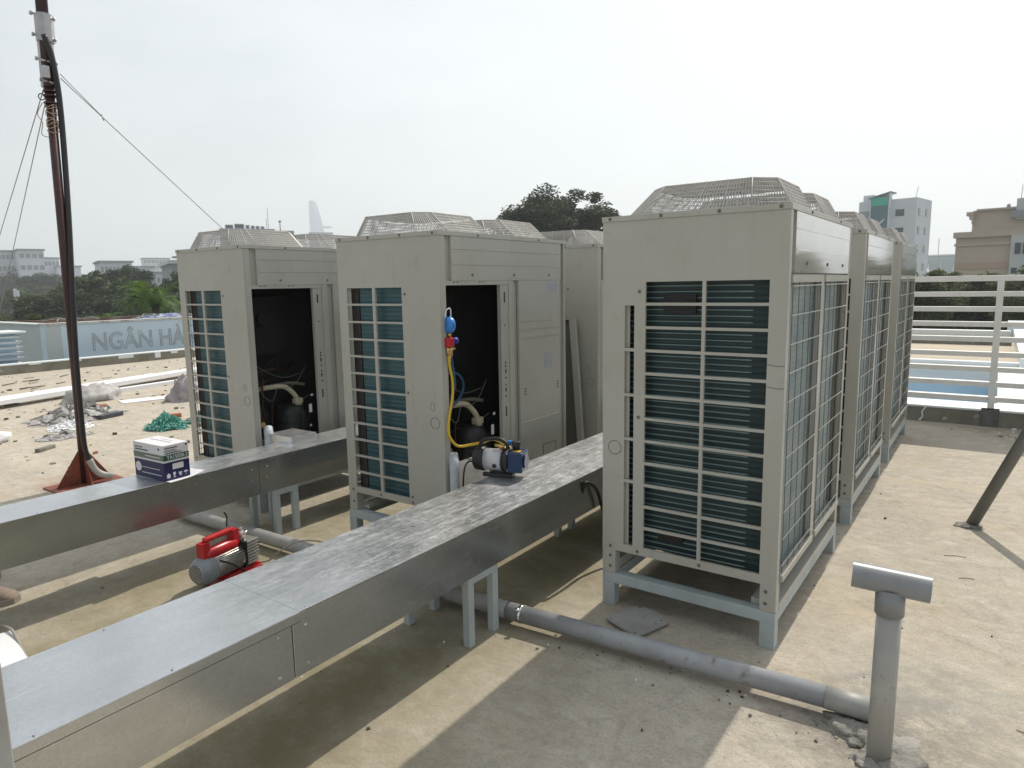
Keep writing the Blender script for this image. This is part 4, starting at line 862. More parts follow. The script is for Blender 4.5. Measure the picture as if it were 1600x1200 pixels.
cv = [mp_(3.27, 0.0, .05), mp_(3.16, .03, .05), mp_(3.0, .048, .04), mp_(2.85, .056, .02), mp_(2.6, .057, 0), mp_(2.25, .052, 0), mp_(1.9, .044, .02), mp_(1.5, .030, .04), mp_(1.0, .016, .047), mp_(0.6, .014, .047), mp_(0.3, .018, .047), mp_(.17, .05, .05)]
MB().tube(smooth(cv, 6), 0.0195, 14).build('conduit', CABL, t)
MB().tube(smooth([mp_(.20, .04, .05), mp_(.12, .07, .05), mp_(.07, .12, .05), mp_(.05, .19, .05)]), 0.026, 14).build('conduit_elbow', PVCW, t)
s = MB().tube([mp_(3.235, .005), mp_(3.42, .005)], 0.058, 8, sm=False); s.tube([mp_(2.93, 0.0, -.02), mp_(3.24, 0.0, -.02)], 0.050, 8, sm=False); s.box(mp_(3).x+.02, mp_(3).x+.06, mp_(3).y-.05, mp_(3).y-.01, 2.98, 3.06)
s.build('splice_plate', GALVC, t)
for z, L in ((3.40, 0.075), (3.26, 0.072), (3.10, 0.066), (2.96, 0.05)):
    s = MB(); a_, b_ = mp_(z+.012, -L, .03), mp_(z-.012, L, .03); s.cyl(a_, b_, .008, 8); s.cyl(a_, a_.lerp(b_, .1), .014, 6); s.cyl(b_.lerp(a_, .1), b_, .014, 6); s.build('clamp_bolt', GALVC, t)
s = MB()
for k in range(9):
    z = 2.80-k*0.022+random.uniform(-.01, .01); s.tube([mp_(z+0.012*sin(q*pi/8*2+k), .036*cos(q*pi/8), .036*sin(q*pi/8)) for q in range(16)], 0.0028, 5, closed=True)
s.tube(smooth([mp_(2.82, -.05), mp_(2.74, -.085), mp_(2.68, -.06), mp_(2.60, -.07), mp_(2.58, -.02)]), 0.003, 5); s.build('twine', ROPE, t)
s = MB()
for z in (2.90, 2.87, 2.82): s.tube([mp_(z, .038*cos(q*pi/8), .038*sin(q*pi/8)) for q in range(16)], 0.007, 6, closed=True)
s.tube([mp_(2.86, -.05+.02*cos(q*pi/6), .0)+Vector((0, 0, .022*sin(q*pi/6))) for q in range(12)], .004, 5, closed=True)
s.build('stay_collar', MASTP, t)
mz = mb_+slope*2.9; mz.z = 0
for nm, p0, p1, lb in (('r', mz+Vector((0.03, 0.07, 3.0)), Vector((-7.639, 5.253, 0)), 'thin steel stay wire slanting down to the right from the mast'),
                       ('l', mz+Vector((-0.01, -0.03, 2.92)), Vector((-13.45, 1.07, 0)), 'steeper outer stay wire at the left edge of the mast'),
                       ('m', mz+Vector((-0.01, -0.02, 2.86)), Vector((-13.0, 1.335, 0)), 'inner stay wire running from the mast down to the left')):
    s = MB(); d = (p1-p0); s.tube([p0, p0+d*0.05+Vector((0, 0, -0.002)), p0+d*0.5-Vector((0, 0, 0.02)), p1], 0.0035, 5)
    if nm == 'r':
        s.tube([p0+Vector((0, 0, 0.03)), p0+d*0.06], 0.003, 5); s.tube([p0+d*0.06+Vector((-.01, 0, .02)), p0+d*0.06+Vector((.015, 0, -.03))], 0.004, 5)
    tag(s.build('stay_wire', WIREG), lb, 'wire', 'stay wires of the mast')

# ------------------------------------------------------------------ loose things on the left part of the roof
def plank(label, a, b, w, h, m=PAPER):
    a, b = Vector(a), Vector(b); L = (b-a).length; an = atan2(b.y-a.y, b.x-a.x)
    s = MB().box(0, L, -w/2, w/2, 0, 0.004).box(0, L, -w/2, -w/2+0.004, -h, 0).box(0, L, w/2-0.004, w/2, -h, 0)
    o = s.build('metal_channel', m); o.location = (a.x, a.y, a.z+h); o.rotation_euler = (0, -math.asin((b.z-a.z)/L), an); return tag(o, label, 'channel', 'white metal channels lying on the roof')
plank('long white metal channel lying on top behind the mast', (-9.75, 0.2, 0.06), (-11.0, 4.3, 0.06), 0.28, 0.05)
plank('white metal channel underneath with its near end sticking out left of the mast', (-10.2, -0.3, 0.0), (-11.25, 3.3, 0.0), 0.20, 0.05)
plank('dull white channel lying lower beside the long one near the leftmost unit', (-9.9, 1.9, 0.0), (-10.3, 4.6, 0.0), 0.12, 0.05)
tag(crumple(MB(), (-9.45, 1.5, 0), (0.22, 0.38, 0.20), 21, amp=0.3).build('sack', PLAST), 'grey plastic bag slumped against the white channel by the mast', 'bag')
tag(crumple(MB(), (-7.55, -0.42, 0), (0.25, 0.28, 0.18), 22, amp=0.35).build('sack', PAPER), 'pale bulging sack cut off by the left edge', 'bag')
tag(crumple(MB(), (-8.3, 2.25, 0), (0.2, 0.25, 0.26), 23, amp=0.5, freq=3).build('sack', M('pinkish_plastic', (0.45, 0.40, 0.40), (0.3, 0.26, 0.27), 14, rough=0.5)), 'pinkish grey crumpled bag beside the leftmost unit', 'bag')
def sheetheap(name, label, cat, c, R, h, seed, m, n=26, strips=0, freq=1.0):
    s = MB(); rr = random.Random(seed); V = {}
    for i in range(n+1):
        for j in range(n+1):
            u, v = i/n*2-1, j/n*2-1; q = Vector((u*2.4*freq+seed, v*2.4*freq, seed*0.7)); e = max(0, 1-(u*u+v*v)**0.6)
            z = h*e*(0.35+1.4*abs(mn.noise(q))+0.8*abs(mn.noise(q*2.3)))
            V[i, j] = (c[0]+R[0]*(u+0.25*mn.noise(q*1.3)), c[1]+R[1]*(v+0.25*mn.noise(q*1.3+Vector((9, 3, 1)))), 0.004+max(0, z))
    for i in range(n):
        for j in range(n):
            u, v = (i+.5)/n*2-1, (j+.5)/n*2-1
            if u*u+v*v+0.5*mn.noise(Vector((u*3+seed, v*3, 0))) > 0.95: continue
            s.quad(V[i, j], V[i+1, j], V[i+1, j+1], V[i, j+1], 0, True)
    for k in range(strips):
        a = rr.uniform(0, 2*pi); r0 = rr.uniform(0, .9); p = Vector((c[0]+R[0]*r0*cos(a), c[1]+R[1]*r0*sin(a), h*(1-r0)*rr.uniform(.3, 1.1)+.01)); d = Vector((rr.uniform(-1, 1)*R[0]*.5, rr.uniform(-1, 1)*R[1]*.5, rr.uniform(-.3, .15)*h))
        s.tube(smooth([p, p+d*0.5+Vector((0, 0, rr.uniform(0, .22)*h)), Vector(((p+d).x, (p+d).y, max(0.005, (p+d).z)))], 3), 0.004, 4)
    return tag(s.build(name, m), label, cat)
sheetheap('plastic_sheet', 'crumpled clear and grey plastic sheeting heaped left of the mast', 'plastic', (-8.2, 0.80, 0), (0.36, 0.50, 0), 0.15, 31, PLAST, n=40, strips=26, freq=2.2)
sheetheap('plastic_sheet', 'torn white plastic scraps in front of the grey heap', 'plastic', (-7.6, 0.5, 0), (0.2, 0.24, 0), 0.08, 37, PAPER, n=30, strips=20, freq=2.4)
sheetheap('plastic_sheet', 'small grey scrap of sheeting nearest the mast foot', 'plastic', (-7.12, 0.25, 0), (0.16, 0.26, 0), 0.05, 41, PLAST, n=20, strips=8, freq=2.0)
sheetheap('safety_net', 'heap of bright teal netting on the roof beside the leftmost unit', 'net', (-6.64, 1.05, 0), (0.22, 0.20, 0), 0.13, 33, TEAL, n=90, strips=150, freq=5.0)
sheetheap('safety_net', 'smaller dull teal tangle of netting tucked against the leftmost unit', 'net', (-6.65, 1.5, 0), (0.2, 0.24, 0), 0.11, 47, M('dull_teal', (0.16, 0.30, 0.26), (0.25, 0.33, 0.30), 22, rough=0.8), n=40, strips=120, freq=3.2)
def bit(name, label, cat, x, y, sx, sy, sz, rz, m, z=0.0, group=None):
    o = MB().box(-sx/2, sx/2, -sy/2, sy/2, 0, sz).build(name, m, bevel=min(0.006, sz*0.3)); o.location = (x, y, z); o.rotation_euler = (0, 0, rz); return tag(o, label, cat, group)
bit('brick', 'orange brick lying in front of the grey bag by the mast', 'brick', -8.5, 1.17, 0.08, 0.19, 0.07, 0.2, BRICK)
bit('brick', 'orange brick piece lying behind the teal net', 'brick', -7.15, 1.40, 0.07, 0.17, 0.05, -0.2, BRICK)
bit('board', 'thin white board lying flat beside the orange brick', 'board', -8.8, 1.95, 0.30, 0.7, 0.01, -0.25, PAPER)
bit('board', 'thin weathered board on the ground near the far left curb', 'board', -10.0, -0.35+0.9, 0.12, 0.55, 0.015, 0.15, WOOD)
bit('pipe_offcut', 'short dark tube offcut right of the grey plastic heap', 'tube', -7.85, 1.02, 0.07, 0.3, 0.05, 0.3, INK)
bit('brick', 'broken grey block piece lying alone left of the mast foot', 'block', -6.62, -0.12, 0.05, 0.20, 0.035, 0.5, CURB)
bit('brick', 'small pale block under the edge of the teal netting', 'block', -6.4, 1.42, 0.06, 0.3, 0.04, 0.1, WOOD)
bit('foam_sheet', 'white foam sheet lying between the ducts at the left edge', 'panel', -2.55, -1.97, 0.52, 0.50, 0.022, -0.15, PAPER)
tag(MB().tube(smooth([(-3.2, -1.72, 0.006), (-2.86, -1.70, 0.03), (-2.74, -1.69, 0.035), (-2.62, -1.705, 0.02), (-2.48, -1.725, 0.006), (-2.2, -1.75, 0.006)]), 0.006, 8).build('cable', bpy.data.materials['grey_cable']), 'grey cable beside the white foam panel at the left edge', 'cable')
# rubble: nobody could count it
rr = random.Random(5); s = MB()
def chip(x, y, r, m):
    n = rr.randint(4, 6); a0 = rr.uniform(0, 6.28); h = r*rr.uniform(.25, .9); el = rr.uniform(.3, 1); ro = rr.uniform(0, pi)
    P_ = []
    for k in range(n):
        a = a0+2*pi*k/n; q = r*rr.uniform(.6, 1.1); u, v = q*cos(a), q*el*sin(a); P_.append((x+u*cos(ro)-v*sin(ro), y+u*sin(ro)+v*cos(ro)))
    s.poly([(a, b, h*rr.uniform(.7, 1)) for a, b in P_], m)
    for k in range(n): a, b = P_[k], P_[(k+1) % n]; s.quad((*a, -0.002), (*b, -0.002), (*b, h*.9), (*a, h*.9), m)
for k in range(1500):
    x = rr.uniform(-13.8, -5.6); y = rr.uniform(-2.5, 7.5)
    if mn.noise(Vector((x*0.6, y*0.6, 1.0))) < -0.08+rr.uniform(-.25, .2): continue
    chip(x, y, rr.choice((.006, .008, .012, .018, .03)), rr.choice((0, 0, 0, 1, 1, 1, 0, 2, 3)))
for k in range(26):
    x = -11.9+rr.gauss(0, .8); y = 1.3+rr.gauss(0, 1.1); a = rr.uniform(-.6, .6); L = rr.uniform(.1, .35)
    s.tube([(x, y, .012), (x+L*sin(a), y+L*cos(a), .02)], rr.uniform(.004, .009), 5, rr.choice((0, 1, 1)))
for k in range(60):
    t0 = rr.uniform(-1.05, 0.35); chip(t0, -0.36-0.05*abs(t0)-rr.uniform(-.03, .12), rr.choice((.003, .005, .008)), rr.choice((0, 0, 1, 1, 2)))
for k in range(50): chip(rr.uniform(-.2, 2.5), rr.uniform(-1.0, 5.2), rr.choice((.003, .005, .007, .012)), rr.choice((0, 1, 1)))
for k in range(22): chip(rr.gauss(.85, .12), rr.gauss(5.15, .15), rr.choice((.006, .01, .022)), rr.choice((0, 1, 2)))
for k in range(80): chip(rr.uniform(-3.3, 0.2), rr.uniform(-1.5, 2), rr.choice((.003, .005, .008)), rr.choice((0, 1, 2)))
for k in range(9):
    x, y, a, L = rr.uniform(-.1, 1.5), rr.uniform(-.5, 4.5), rr.uniform(0, 3.1), rr.uniform(.03, .12); s.tube([(x, y, .003), (x+L*.5*cos(a), y+L*.5*sin(a)+.01, .004), (x+L*cos(a), y+L*sin(a), .003)], .0015, 4, 1)
tag(s.build('rubble', [CURB, M('dark_grit', (0.09, 0.07, 0.055), rough=0.9), PAPER, BRICK]), 'small chips of cement, grit and brick scattered over the roof', 'rubble', None, 'stuff')

# ------------------------------------------------------------------ person standing just left of the frame, one shoe in view
PX, PY = -3.27, -1.655
t = thing('person', 'person in tan lace-up shoes, only one shoe toe showing at the left edge', 'person', (PX, PY, 0))
def shoe(dx, dy, rz):
    s = MB(); n = 22; base = 0; L = 0.28
    prof = [(-.12, .030, .085), (-.10, .036, .095), (-.05, .036, .09), (0.0, .038, .078), (.05, .043, .065), (.09, .046, .054), (.12, .042, .046), (.14, .032, .036), (.153, .016, .022)]
    rings = []
    for x, w, h in prof:
        rings.append([(w*cos(a)*1.0, x, 0.022+max(0, sin(a))*(h-0.022)) for a in [pi*k/12 for k in range(13)]])
    for a, b in zip(rings[:-1], rings[1:]):
        for k in range(12): s.quad(a[k], a[k+1], b[k+1], b[k], 0, True)
    s.poly(rings[0]); s.poly(rings[-1][::-1])
    pf = [(w+0.004, x) for x, w, h in prof]; out_ = [(w, x) for w, x in pf]+[(-w, x) for w, x in reversed(pf)]
    s.poly([(x, y, 0.022) for x, y in out_], 1); s.poly([(x, y, 0.0) for x, y in reversed(out_)], 1)
    for i in range(len(out_)): a, b = out_[i], out_[(i+1) % len(out_)]; s.quad((*a, 0), (*b, 0), (*b, .022), (*a, .022), 1)
    for k in range(4): y = 0.0+k*0.022; z = 0.082-k*0.009; s.tube([(-.022, y, z-.008), (0, y+.004, z+.003), (.022, y, z-.008)], .003, 5, 2)
    s.tube(smooth([(0, .01, .085), (.03, .03, .10), (.04, .05, .08), (.015, .03, .082)]), .0025, 5, 2); s.tube(smooth([(0, .01, .085), (-.03, .04, .095), (-.02, .055, .075), (0, .02, .082)]), .0025, 5, 2)
    o = s.build('shoe', [SHOE, SOLE, LACE], t); o.location = (dx, dy, 0); o.rotation_euler = (0, 0, rz); return o
shoe(0.02, 0.02, radians(-55)).scale = (1.08, 1.08, 1.25); shoe(-0.33, 0.03, radians(-25)).scale = (1.08, 1.08, 1.25)
def skin(name, verts, edges, radii, m, root=0, sub=2):
    me = bpy.data.meshes.new(name); me.from_pydata(verts, edges, []); me.materials.append(m)
    o = bpy.data.objects.new(name, me); COL.objects.link(o); o.parent = t
    sk = o.modifiers.new('skin', 'SKIN'); 
    if not me.skin_vertices: me.skin_vertices.new()
    for i, r in enumerate(radii): r = (r, r) if not isinstance(r, tuple) else r; me.skin_vertices[0].data[i].radius = r; me.skin_vertices[0].data[i].use_root = (i == root)
    sk.use_smooth_shade = True; ss = o.modifiers.new('sub', 'SUBSURF'); ss.levels = sub; ss.render_levels = sub
    return o
ox, oy = -0.235, -0.04      # pelvis over the two feet
class Sk:
    def __init__(q): q.v = []; q.e = []; q.r = []
    def add(q, p, r, par=None):
        q.v.append((ox+p[0], oy+p[1], p[2])); q.r.append(r)
        if par is not None: q.e.append((par, len(q.v)-1))
        return len(q.v)-1
    def chain(q, par, pts):
        for p, r in pts: par = q.add(p, r, par)
        return par
b_ = Sk(); pel = b_.add((0, 0, .90), (.155, .11))
ch = b_.chain(pel, [((0, 0, 1.02), (.14, .105)), ((0, -.01, 1.18), (.155, .115)), ((0, -.01, 1.34), (.165, .11)), ((0, 0, 1.42), (.09, .075))])
hd = b_.chain(ch, [((0, .01, 1.47), .062), ((0, .02, 1.52), (.066, .07)), ((0, .035, 1.57), (.085, .100)), ((0, .025, 1.63), (.092, .112)), ((0, .015, 1.69), (.080, .098)), ((0, .01, 1.72), (.05, .06))])
for sx in (-1, 1):
    w_ = b_.chain(ch-1, [((sx*.17, -.01, 1.36), .062), ((sx*.21, -.01, 1.30), .058), ((sx*.235, -.015, 1.12), .044), ((sx*.245, 0, 1.06), .042), ((sx*.25, .04, .90), .030), ((sx*.25, .05, .84), .024), ((sx*.252, .06, .79), (.024, .042))])
    for k, (dy, L) in enumerate(((-.030, .062), (-.010, .075), (.010, .080), (.030, .072))):
        b_.chain(w_, [((sx*.252, .06+dy, .755), .0115), ((sx*.248, .065+dy, .755-L*.5), .0105), ((sx*.240, .068+dy, .755-L*.95), .009)])
    b_.chain(w_-1, [((sx*.240, .088, .80), .013), ((sx*.232, .108, .765), .0115), ((sx*.226, .112, .74), .010)])
    b_.chain(pel, [((sx*.09, 0, .84), .10), ((sx*.11, .005, .50), .064), ((sx*.13, -.01, .30), .058), ((sx*.15, -.03, .10), .042)])
skin('body', b_.v, b_.e, b_.r, SKIN)
tz = Sk(); p0_ = tz.chain(tz.add((0, 0, 1.0), (.165, .125)), [((0, 0, .93), (.175, .135)), ((0, 0, .86), (.17, .135))])
for sx in (-1, 1): tz.chain(p0_, [((sx*.10, 0, .76), (.105, .11)), ((sx*.115, .005, .50), .088), ((sx*.135, -.01, .28), .080), ((sx*.15, -.03, .10), .078)])
skin('trousers', tz.v, tz.e, tz.r, TROU)
sh = Sk(); p0_ = sh.chain(sh.add((0, 0, .84), (.205, .16)), [((0, 0, .93), (.20, .155))]); c_ = sh.chain(p0_, [((0, 0, 1.05), (.185, .14)), ((0, -.01, 1.20), (.19, .145)), ((0, -.01, 1.35), (.20, .135)), ((0, 0, 1.425), (.095, .085))])
for sx in (-1, 1): sh.chain(c_-1, [((sx*.18, -.01, 1.365), .085), ((sx*.225, -.01, 1.27), .076), ((sx*.24, -.015, 1.15), .066)])
skin('shirt', sh.v, sh.e, sh.r, SHIRT)
hr = MB(); hb = len(hr.v)
for i_ in range(9):
    th_ = i_/8*1.75
    for j_ in range(20):
        ph = 2*pi*j_/20; fr_ = sin(ph); th2 = th_*(0.62 if fr_ > 0.3 else 1.0)
        hr.v.append((ox+.084*sin(th2)*cos(ph), oy+.012+.104*sin(th2)*sin(ph), 1.645+.105*cos(th2)))
for i_ in range(8):
    for j_ in range(20): k_ = (j_+1) % 20; hr.f.append((hb+i_*20+j_, hb+(i_+1)*20+j_, hb+(i_+1)*20+k_, hb+i_*20+k_)); hr.m.append(0); hr.s.append(True)
hr.build('hair', HAIR, t)
fc = MB().lathe((ox, oy+.122, 1.60), (0, 0, 1), [(-.022, .012), (-.012, .018), (.02, .009), (.035, .004)], 10, 0)
fc.build('nose', SKIN, t)
for sx in (-1, 1):
    MB().lathe((ox+sx*.032, oy+.113, 1.622), (0, 1, 0), [(-.004, .004), (0, .011), (.006, .009), (.008, .003)], 10).build('eye', HAIR, t)
    MB().lathe((ox+sx*.080, oy+.02, 1.605), (sx, 0, 0), [(-.01, .018), (.006, .026), (.012, .020)], 10).build('ear', SKIN, t)
MB().box(ox-.024, ox+.024, oy+.112, oy+.124, 1.560, 1.569).build('mouth', M('lip', (0.30, 0.13, 0.10), rough=0.6), t, bevel=0.003)

# ------------------------------------------------------------------ neighbouring roof on the left: blue wall with the ghost of its sign
t = thing('blue_sign_wall', 'pale blue rooftop wall with the dirty outline of removed letters reading NGAN HANG', 'wall', (-15.5, 3.24, 0))
MB().box(-0.25, 0, 0, 11, -3, 0.80).build('front_wall', BWALL, t)
MB().box(-0.27, 0.02, -0.02, 11, 0.80, 0.845).build('coping', M('coping_paint', (0.55, 0.56, 0.54), (0.35, 0.28, 0.24), 4, rough=0.8, lo=.5, hi=.62), t)
MB().box(-5.5, -0.25, 0, 0.25, -3, 0.80).build('return_wall', GWALL, t)
MB().box(-5.5, -0.27, -0.02, 0.27, 0.80, 0.83).build('coping', GWALL, t)
MB().box(-5.5, -5.25, 0.25, 11, -3, 0.74).box(-5.2, -0.3, 0.3, 11, 0.6, 0.62).build('back_wall', M('rusty_sheet', (0.12, 0.07, 0.05), (0.25, 0.2, 0.17), 1.5, rough=0.9), t)
MB().box(0, 0.004, 0.0, 0.30, -3, 0.8).build('grey_patch', GWALL, t)
TM = Matrix.Translation((0.006, 0.865, 0.205)) @ Matrix.Rotation(pi/2, 4, 'Z') @ Matrix.Rotation(pi/2, 4, 'X')
text_mesh('NG\u00c2N H\u00c0NG', 0.55, LETT, 'letter_ghost', t, TM, extrude=0.0005, scalex=0.83)
text_mesh('NG\u00c2N H\u00c0NG', 0.55, DIRT, 'letter_outline', t, TM, outline=0.0055, scalex=0.83)
s = MB(); rr = random.Random(3)
for k in range(9): y = rr.uniform(0.2, 3.2); s.tube(smooth([(-0.4-rr.random()*.6, y, .86), (-.4-rr.random()*.4, y+.2, .9+rr.random()*.05), (-.3-rr.random()*.4, y+.4, .87)]), .012, 5)
s.build('cable_run', M('pale_cable', (0.3, 0.28, 0.25), rough=0.8), t)
tag(sheetheap('tarpaulin', 'dark blue and white tarpaulin bundled on the far end of the blue wall', 'tarpaulin', (-16.1, 6.1, 0), (0.3, 0.7, 0), 0.10, 51, M('navy_tarp', (0.03, 0.06, 0.25), (0.4, 0.45, 0.55), 3, rough=0.6), n=30, strips=0, freq=1.4), None, None).location = (0, 0, 0.84)
t = thing('louvred_vent', 'white louvred vent box at the left edge before the blue wall', 'vent', (-14.75, 0.6, 0))
MB().box(-0.6, -0.02, 0.02, 1.86, -0.8, 0.72).build('casing', BROOF, t)
s = MB()
for k in range(9):
    z = 0.66-k*0.105; s.box(-0.02, 0.06, 0.0, 1.9, z, z+0.012); s.box(0.05, 0.06, 0, 1.9, z-0.03, z); s.box(-0.6, 0.06, 1.88, 1.95, z, z+0.012)
s.build('slats', M('slat_paint', (0.5, 0.56, 0.60), rough=0.6), t)
MB().box(-0.66, 0.12, -0.05, 2.0, 0.72, 0.76).build('cap', WROOF, t, bevel=0.01)

# ------------------------------------------------------------------ trees
def crown_mesh(name, seed, m, R=(4, 4, 3.4), clumps=46, leaves=150, ls=0.28, cr=1.15):
    rr = random.Random(seed); s = MB(); P_ = []
    for k in range(clumps):
        while True:
            p = Vector((rr.uniform(-1, 1), rr.uniform(-1, 1), rr.uniform(-0.75, 1)))
            if 0.25 < p.length < 1 and (p.z > -0.5 or rr.random() < .4): break
        p *= 0.82+0.18*rr.random(); c = Vector((p.x*R[0], p.y*R[1], p.z*R[2])); rad = cr*rr.uniform(.55, 1.15)
        for j in range(leaves):
            d = Vector((rr.gauss(0, 1), rr.gauss(0, 1), rr.gauss(0, 1))).normalized(); q = c+Vector((d.x, d.y, d.z*.8))*rad*(rr.random()**.4)
            a = Vector((rr.gauss(0, 1), rr.gauss(0, 1), rr.gauss(0, .6))).normalized(); b = a.cross(Vector((rr.gauss(0, 1), rr.gauss(0, 1), rr.gauss(0, 1)))).normalized()
            l = ls*rr.uniform(.5, 1.2); w = l*.55; s.quad(q-a*l*.5, q+b*w*.5, q+a*l*.5, q-b*w*.5)
    return s
def trunk_mesh(seed, H, R, r0=.35):
    rr = random.Random(seed); s = MB(); s.tube(smooth([(0, 0, -H), (.1, .1, -H*.5), (0, -.1, -1.0), (0, 0, .8)], 4), [r0*(1-.5*i/12) for i in range(13)], 8)
    for k in range(9):
        a = rr.uniform(0, 6.28); e = rr.uniform(.3, 1.1); s.tube(smooth([(0, 0, rr.uniform(-1.6, .4)), (cos(a)*R*.35, sin(a)*R*.35, R*.15*e), (cos(a)*R*.8, sin(a)*R*.8, R*.6*e)], 4), [.16*(1-.09*i) for i in range(9)], 6)
    return s
protos = {}
def tree(kind, label, p, sc, seedrot=0, m=None, group='trees beyond the roof', hz=None):
    if kind not in protos:
        r = thing('tree', label, 'tree')
        if kind == 'broad': crown_mesh('c', 1, LEAFD, clumps=90, leaves=230, ls=.40, cr=1.0).build('crown', LEAFD, r); trunk_mesh(1, 9, 4).build('trunk', BARK, r)
        elif kind == 'broad2': crown_mesh('c', 2, LEAFM, R=(4.4, 4.0, 3.0), clumps=90, leaves=230, ls=.40, cr=1.0).build('crown', LEAFM, r); trunk_mesh(2, 9, 4).build('trunk', BARK, r)
        elif kind == 'light': crown_mesh('c', 3, LEAFL, R=(3.6, 3.6, 2.6), clumps=70, leaves=220, ls=.36, cr=.95).build('crown', LEAFL, r); trunk_mesh(3, 9, 4).build('trunk', BARK, r)
        elif kind == 'big': crown_mesh('c', 14, LEAFD, R=(4.6, 4.6, 3.6), clumps=150, leaves=330, ls=.24, cr=.85).build('crown', LEAFD, r); trunk_mesh(14, 12, 4.2, .45).build('trunk', BARK, r)
        elif kind == 'shrubby': crown_mesh('c', 5, LEAFM, R=(2.6, 2.6, 2.2), clumps=110, leaves=330, ls=.17, cr=.6).build('crown', LEAFH, r); trunk_mesh(5, 9, 2.4, .2).build('trunk', BARK, r)
        protos[kind] = r
    else: r = dup(protos[kind])
    r.location = p; r.scale = (sc[0], sc[1], sc[2]) if isinstance(sc, tuple) else (sc,)*3; r.rotation_euler = (0, 0, seedrot); r['label'] = label; r['group'] = group; r['category'] = 'tree'
    return r
def tr(kind, label, px, py, D, wpx, hz=1.0, rot=0, group='trees beyond the roof'):
    """crown centre seen at px,py at distance D, crown width given in picture points"""
    base = {'broad': 4.6, 'broad2': 5.0, 'light': 4.2, 'big': 5.2, 'shrubby': 3.0}[kind]; k = (wpx/2)*D/F/1.15/base
    return tree(kind, label, far(px, py, D), (k, k, k*hz), rot, group=group)
tr('big', 'large dark tree crown rising above the middle units', 868, 360, 52, 268, 0.80, 0.4)
tr('broad', 'dark bushy tree behind the gap left of the nearest right unit top', 1010, 372, 60, 120, 0.9, 1.0)
tr('broad2', 'big dark tree just right of the mast in the left tree line', 165, 474, 75, 165, 0.92, 0.2)
tr('broad', 'tallest rounded crown of the left tree line near the white hall', 203, 452, 85, 92, 1.0, 2.1)
tr('light', 'light green crown left of the first unit', 232, 464, 65, 84, 0.9, 1.2)
tr('broad', 'dark crown touching the left side of the leftmost unit', 284, 458, 70, 70, 1.2, 3.0)
tr('broad2', 'olive crown behind the mast', 95, 486, 70, 130, 0.75, 0.9)
tr('broad', 'grey green flat topped tree left of the mast', 72, 452, 200, 100, 0.6, 2.5)
tr('broad2', 'hazy tree crown above the louvred vent', 20, 488, 150, 130, 0.8, 1.7)
tr('broad', 'hazy distant tree at the far left under the office block', 10, 452, 330, 140, 0.6, 0.3)
tr('broad2', 'hazy distant tree between the mast and the office block', 118, 450, 300, 120, 0.6, 1.3)
tr('broad', 'hazy low tree in front of the white hall', 165, 448, 160, 100, 0.5, 2.8)
tr('broad2', 'low dark tree filling the gap under the light crown', 240, 484, 60, 130, 0.8, 4.0)
tr('broad', 'low dark tree behind the blue wall corner', 130, 500, 62, 160, 0.7, 5.0)
tr('broad2', 'low dark tree behind the vent at the far left', 30, 515, 62, 140, 0.7, 3.6)
tr('broad', 'deep green tree between the mast and the light crown', 190, 500, 66, 130, 0.7, 0.7)
tr('broad', 'pale hazy tree mass at the left edge of the picture', 8, 466, 260, 120, 0.8, 0.6)
tr('broad2', 'hazy tree below the white antenna panels', 45, 474, 180, 110, 0.8, 2.2)
tr('light', 'small bright bush poking over the blue wall left of the mast', 56, 500, 30, 34, 0.8, 1)
for i, (px, py, w, hz_, lb) in enumerate(((1445, 470, 120, 1.0, 'leafy crown behind the fence beside the farthest right unit'), (1500, 492, 130, .95, 'low leafy crown behind the fence under the round blue building'), (1560, 478, 130, .95, 'leafy crown behind the fence post'),
        (1625, 470, 130, 1.0, 'leafy crown behind the fence at the right edge'), (1530, 470, 110, .9, 'upper leafy crown touching the beige building behind the fence'), (1475, 462, 100, .9, 'upper leafy crown left of the beige building'), (1385, 475, 130, 1.0, 'leafy crown mostly hidden behind the right hand row'),
        (1590, 502, 120, .8, 'low leafy crown under the beige building beside the white parapet'), (1440, 503, 120, .8, 'lowest leafy crown beside the farthest right unit'))):
    tr('shrubby', lb, px, py, 25+2.2*(i % 3), w, hz_, i*1.3, 'leafy trees behind the white fence')
for i, (a, dd, lb) in enumerate(((5, 29, 'leafy tree outside the right edge of the picture next to the fence trees'), (11, 27, 'second leafy tree outside the right edge'), (17, 26, 'third leafy tree outside the right edge'), (24, 27, 'fourth leafy tree outside the right edge'))):
    tree('shrubby', lb, Vector((CAM.x+dd*sin(radians(a)), CAM.y+dd*cos(radians(a)), 0.7+0.5*(i % 2))), (.66, .66, .7), i*0.9, group='leafy trees behind the white fence')
# palm
t = thing('palm', 'bright green palm fronds rising over the blue wall beside the leftmost unit', 'palm', far(243, 480, 26))
s = MB(); rr = random.Random(9)
for k in range(26):
    a = rr.uniform(0, 6.28); L = rr.uniform(.9, 1.4); up_ = rr.uniform(.5, 1.5); P_ = [Vector((cos(a)*L*q, sin(a)*L*q, up_*q*1.3-1.1*q*q*q)) for q in [i/10 for i in range(11)]]
    for i in range(10):
        d = (P_[i+1]-P_[i]).normalized(); sd = d.cross(Vector((0, 0, 1))).normalized()
        for g_ in (-1, 1):
            for h_ in (0, .5):
                p = P_[i].lerp(P_[i+1], h_); l = .30*(1-abs(i/10-.4)); e_ = p+sd*g_*l+d*l*.9-Vector((0, 0, .06)); w = d*.028; s.quad(p-w, p+w, e_+w*.3, e_-w*.3)
s.build('fronds', PALML, t); MB().tube([(0, 0, -9), (0, 0, 0)], .12, 8).build('trunk', BARK, t)
t2 = dup(t, 'smaller bright palm tuft just left of the large palm', far(165, 512, 24), 1.0, (0.5,)*3)
tag(t2, None, 'palm')

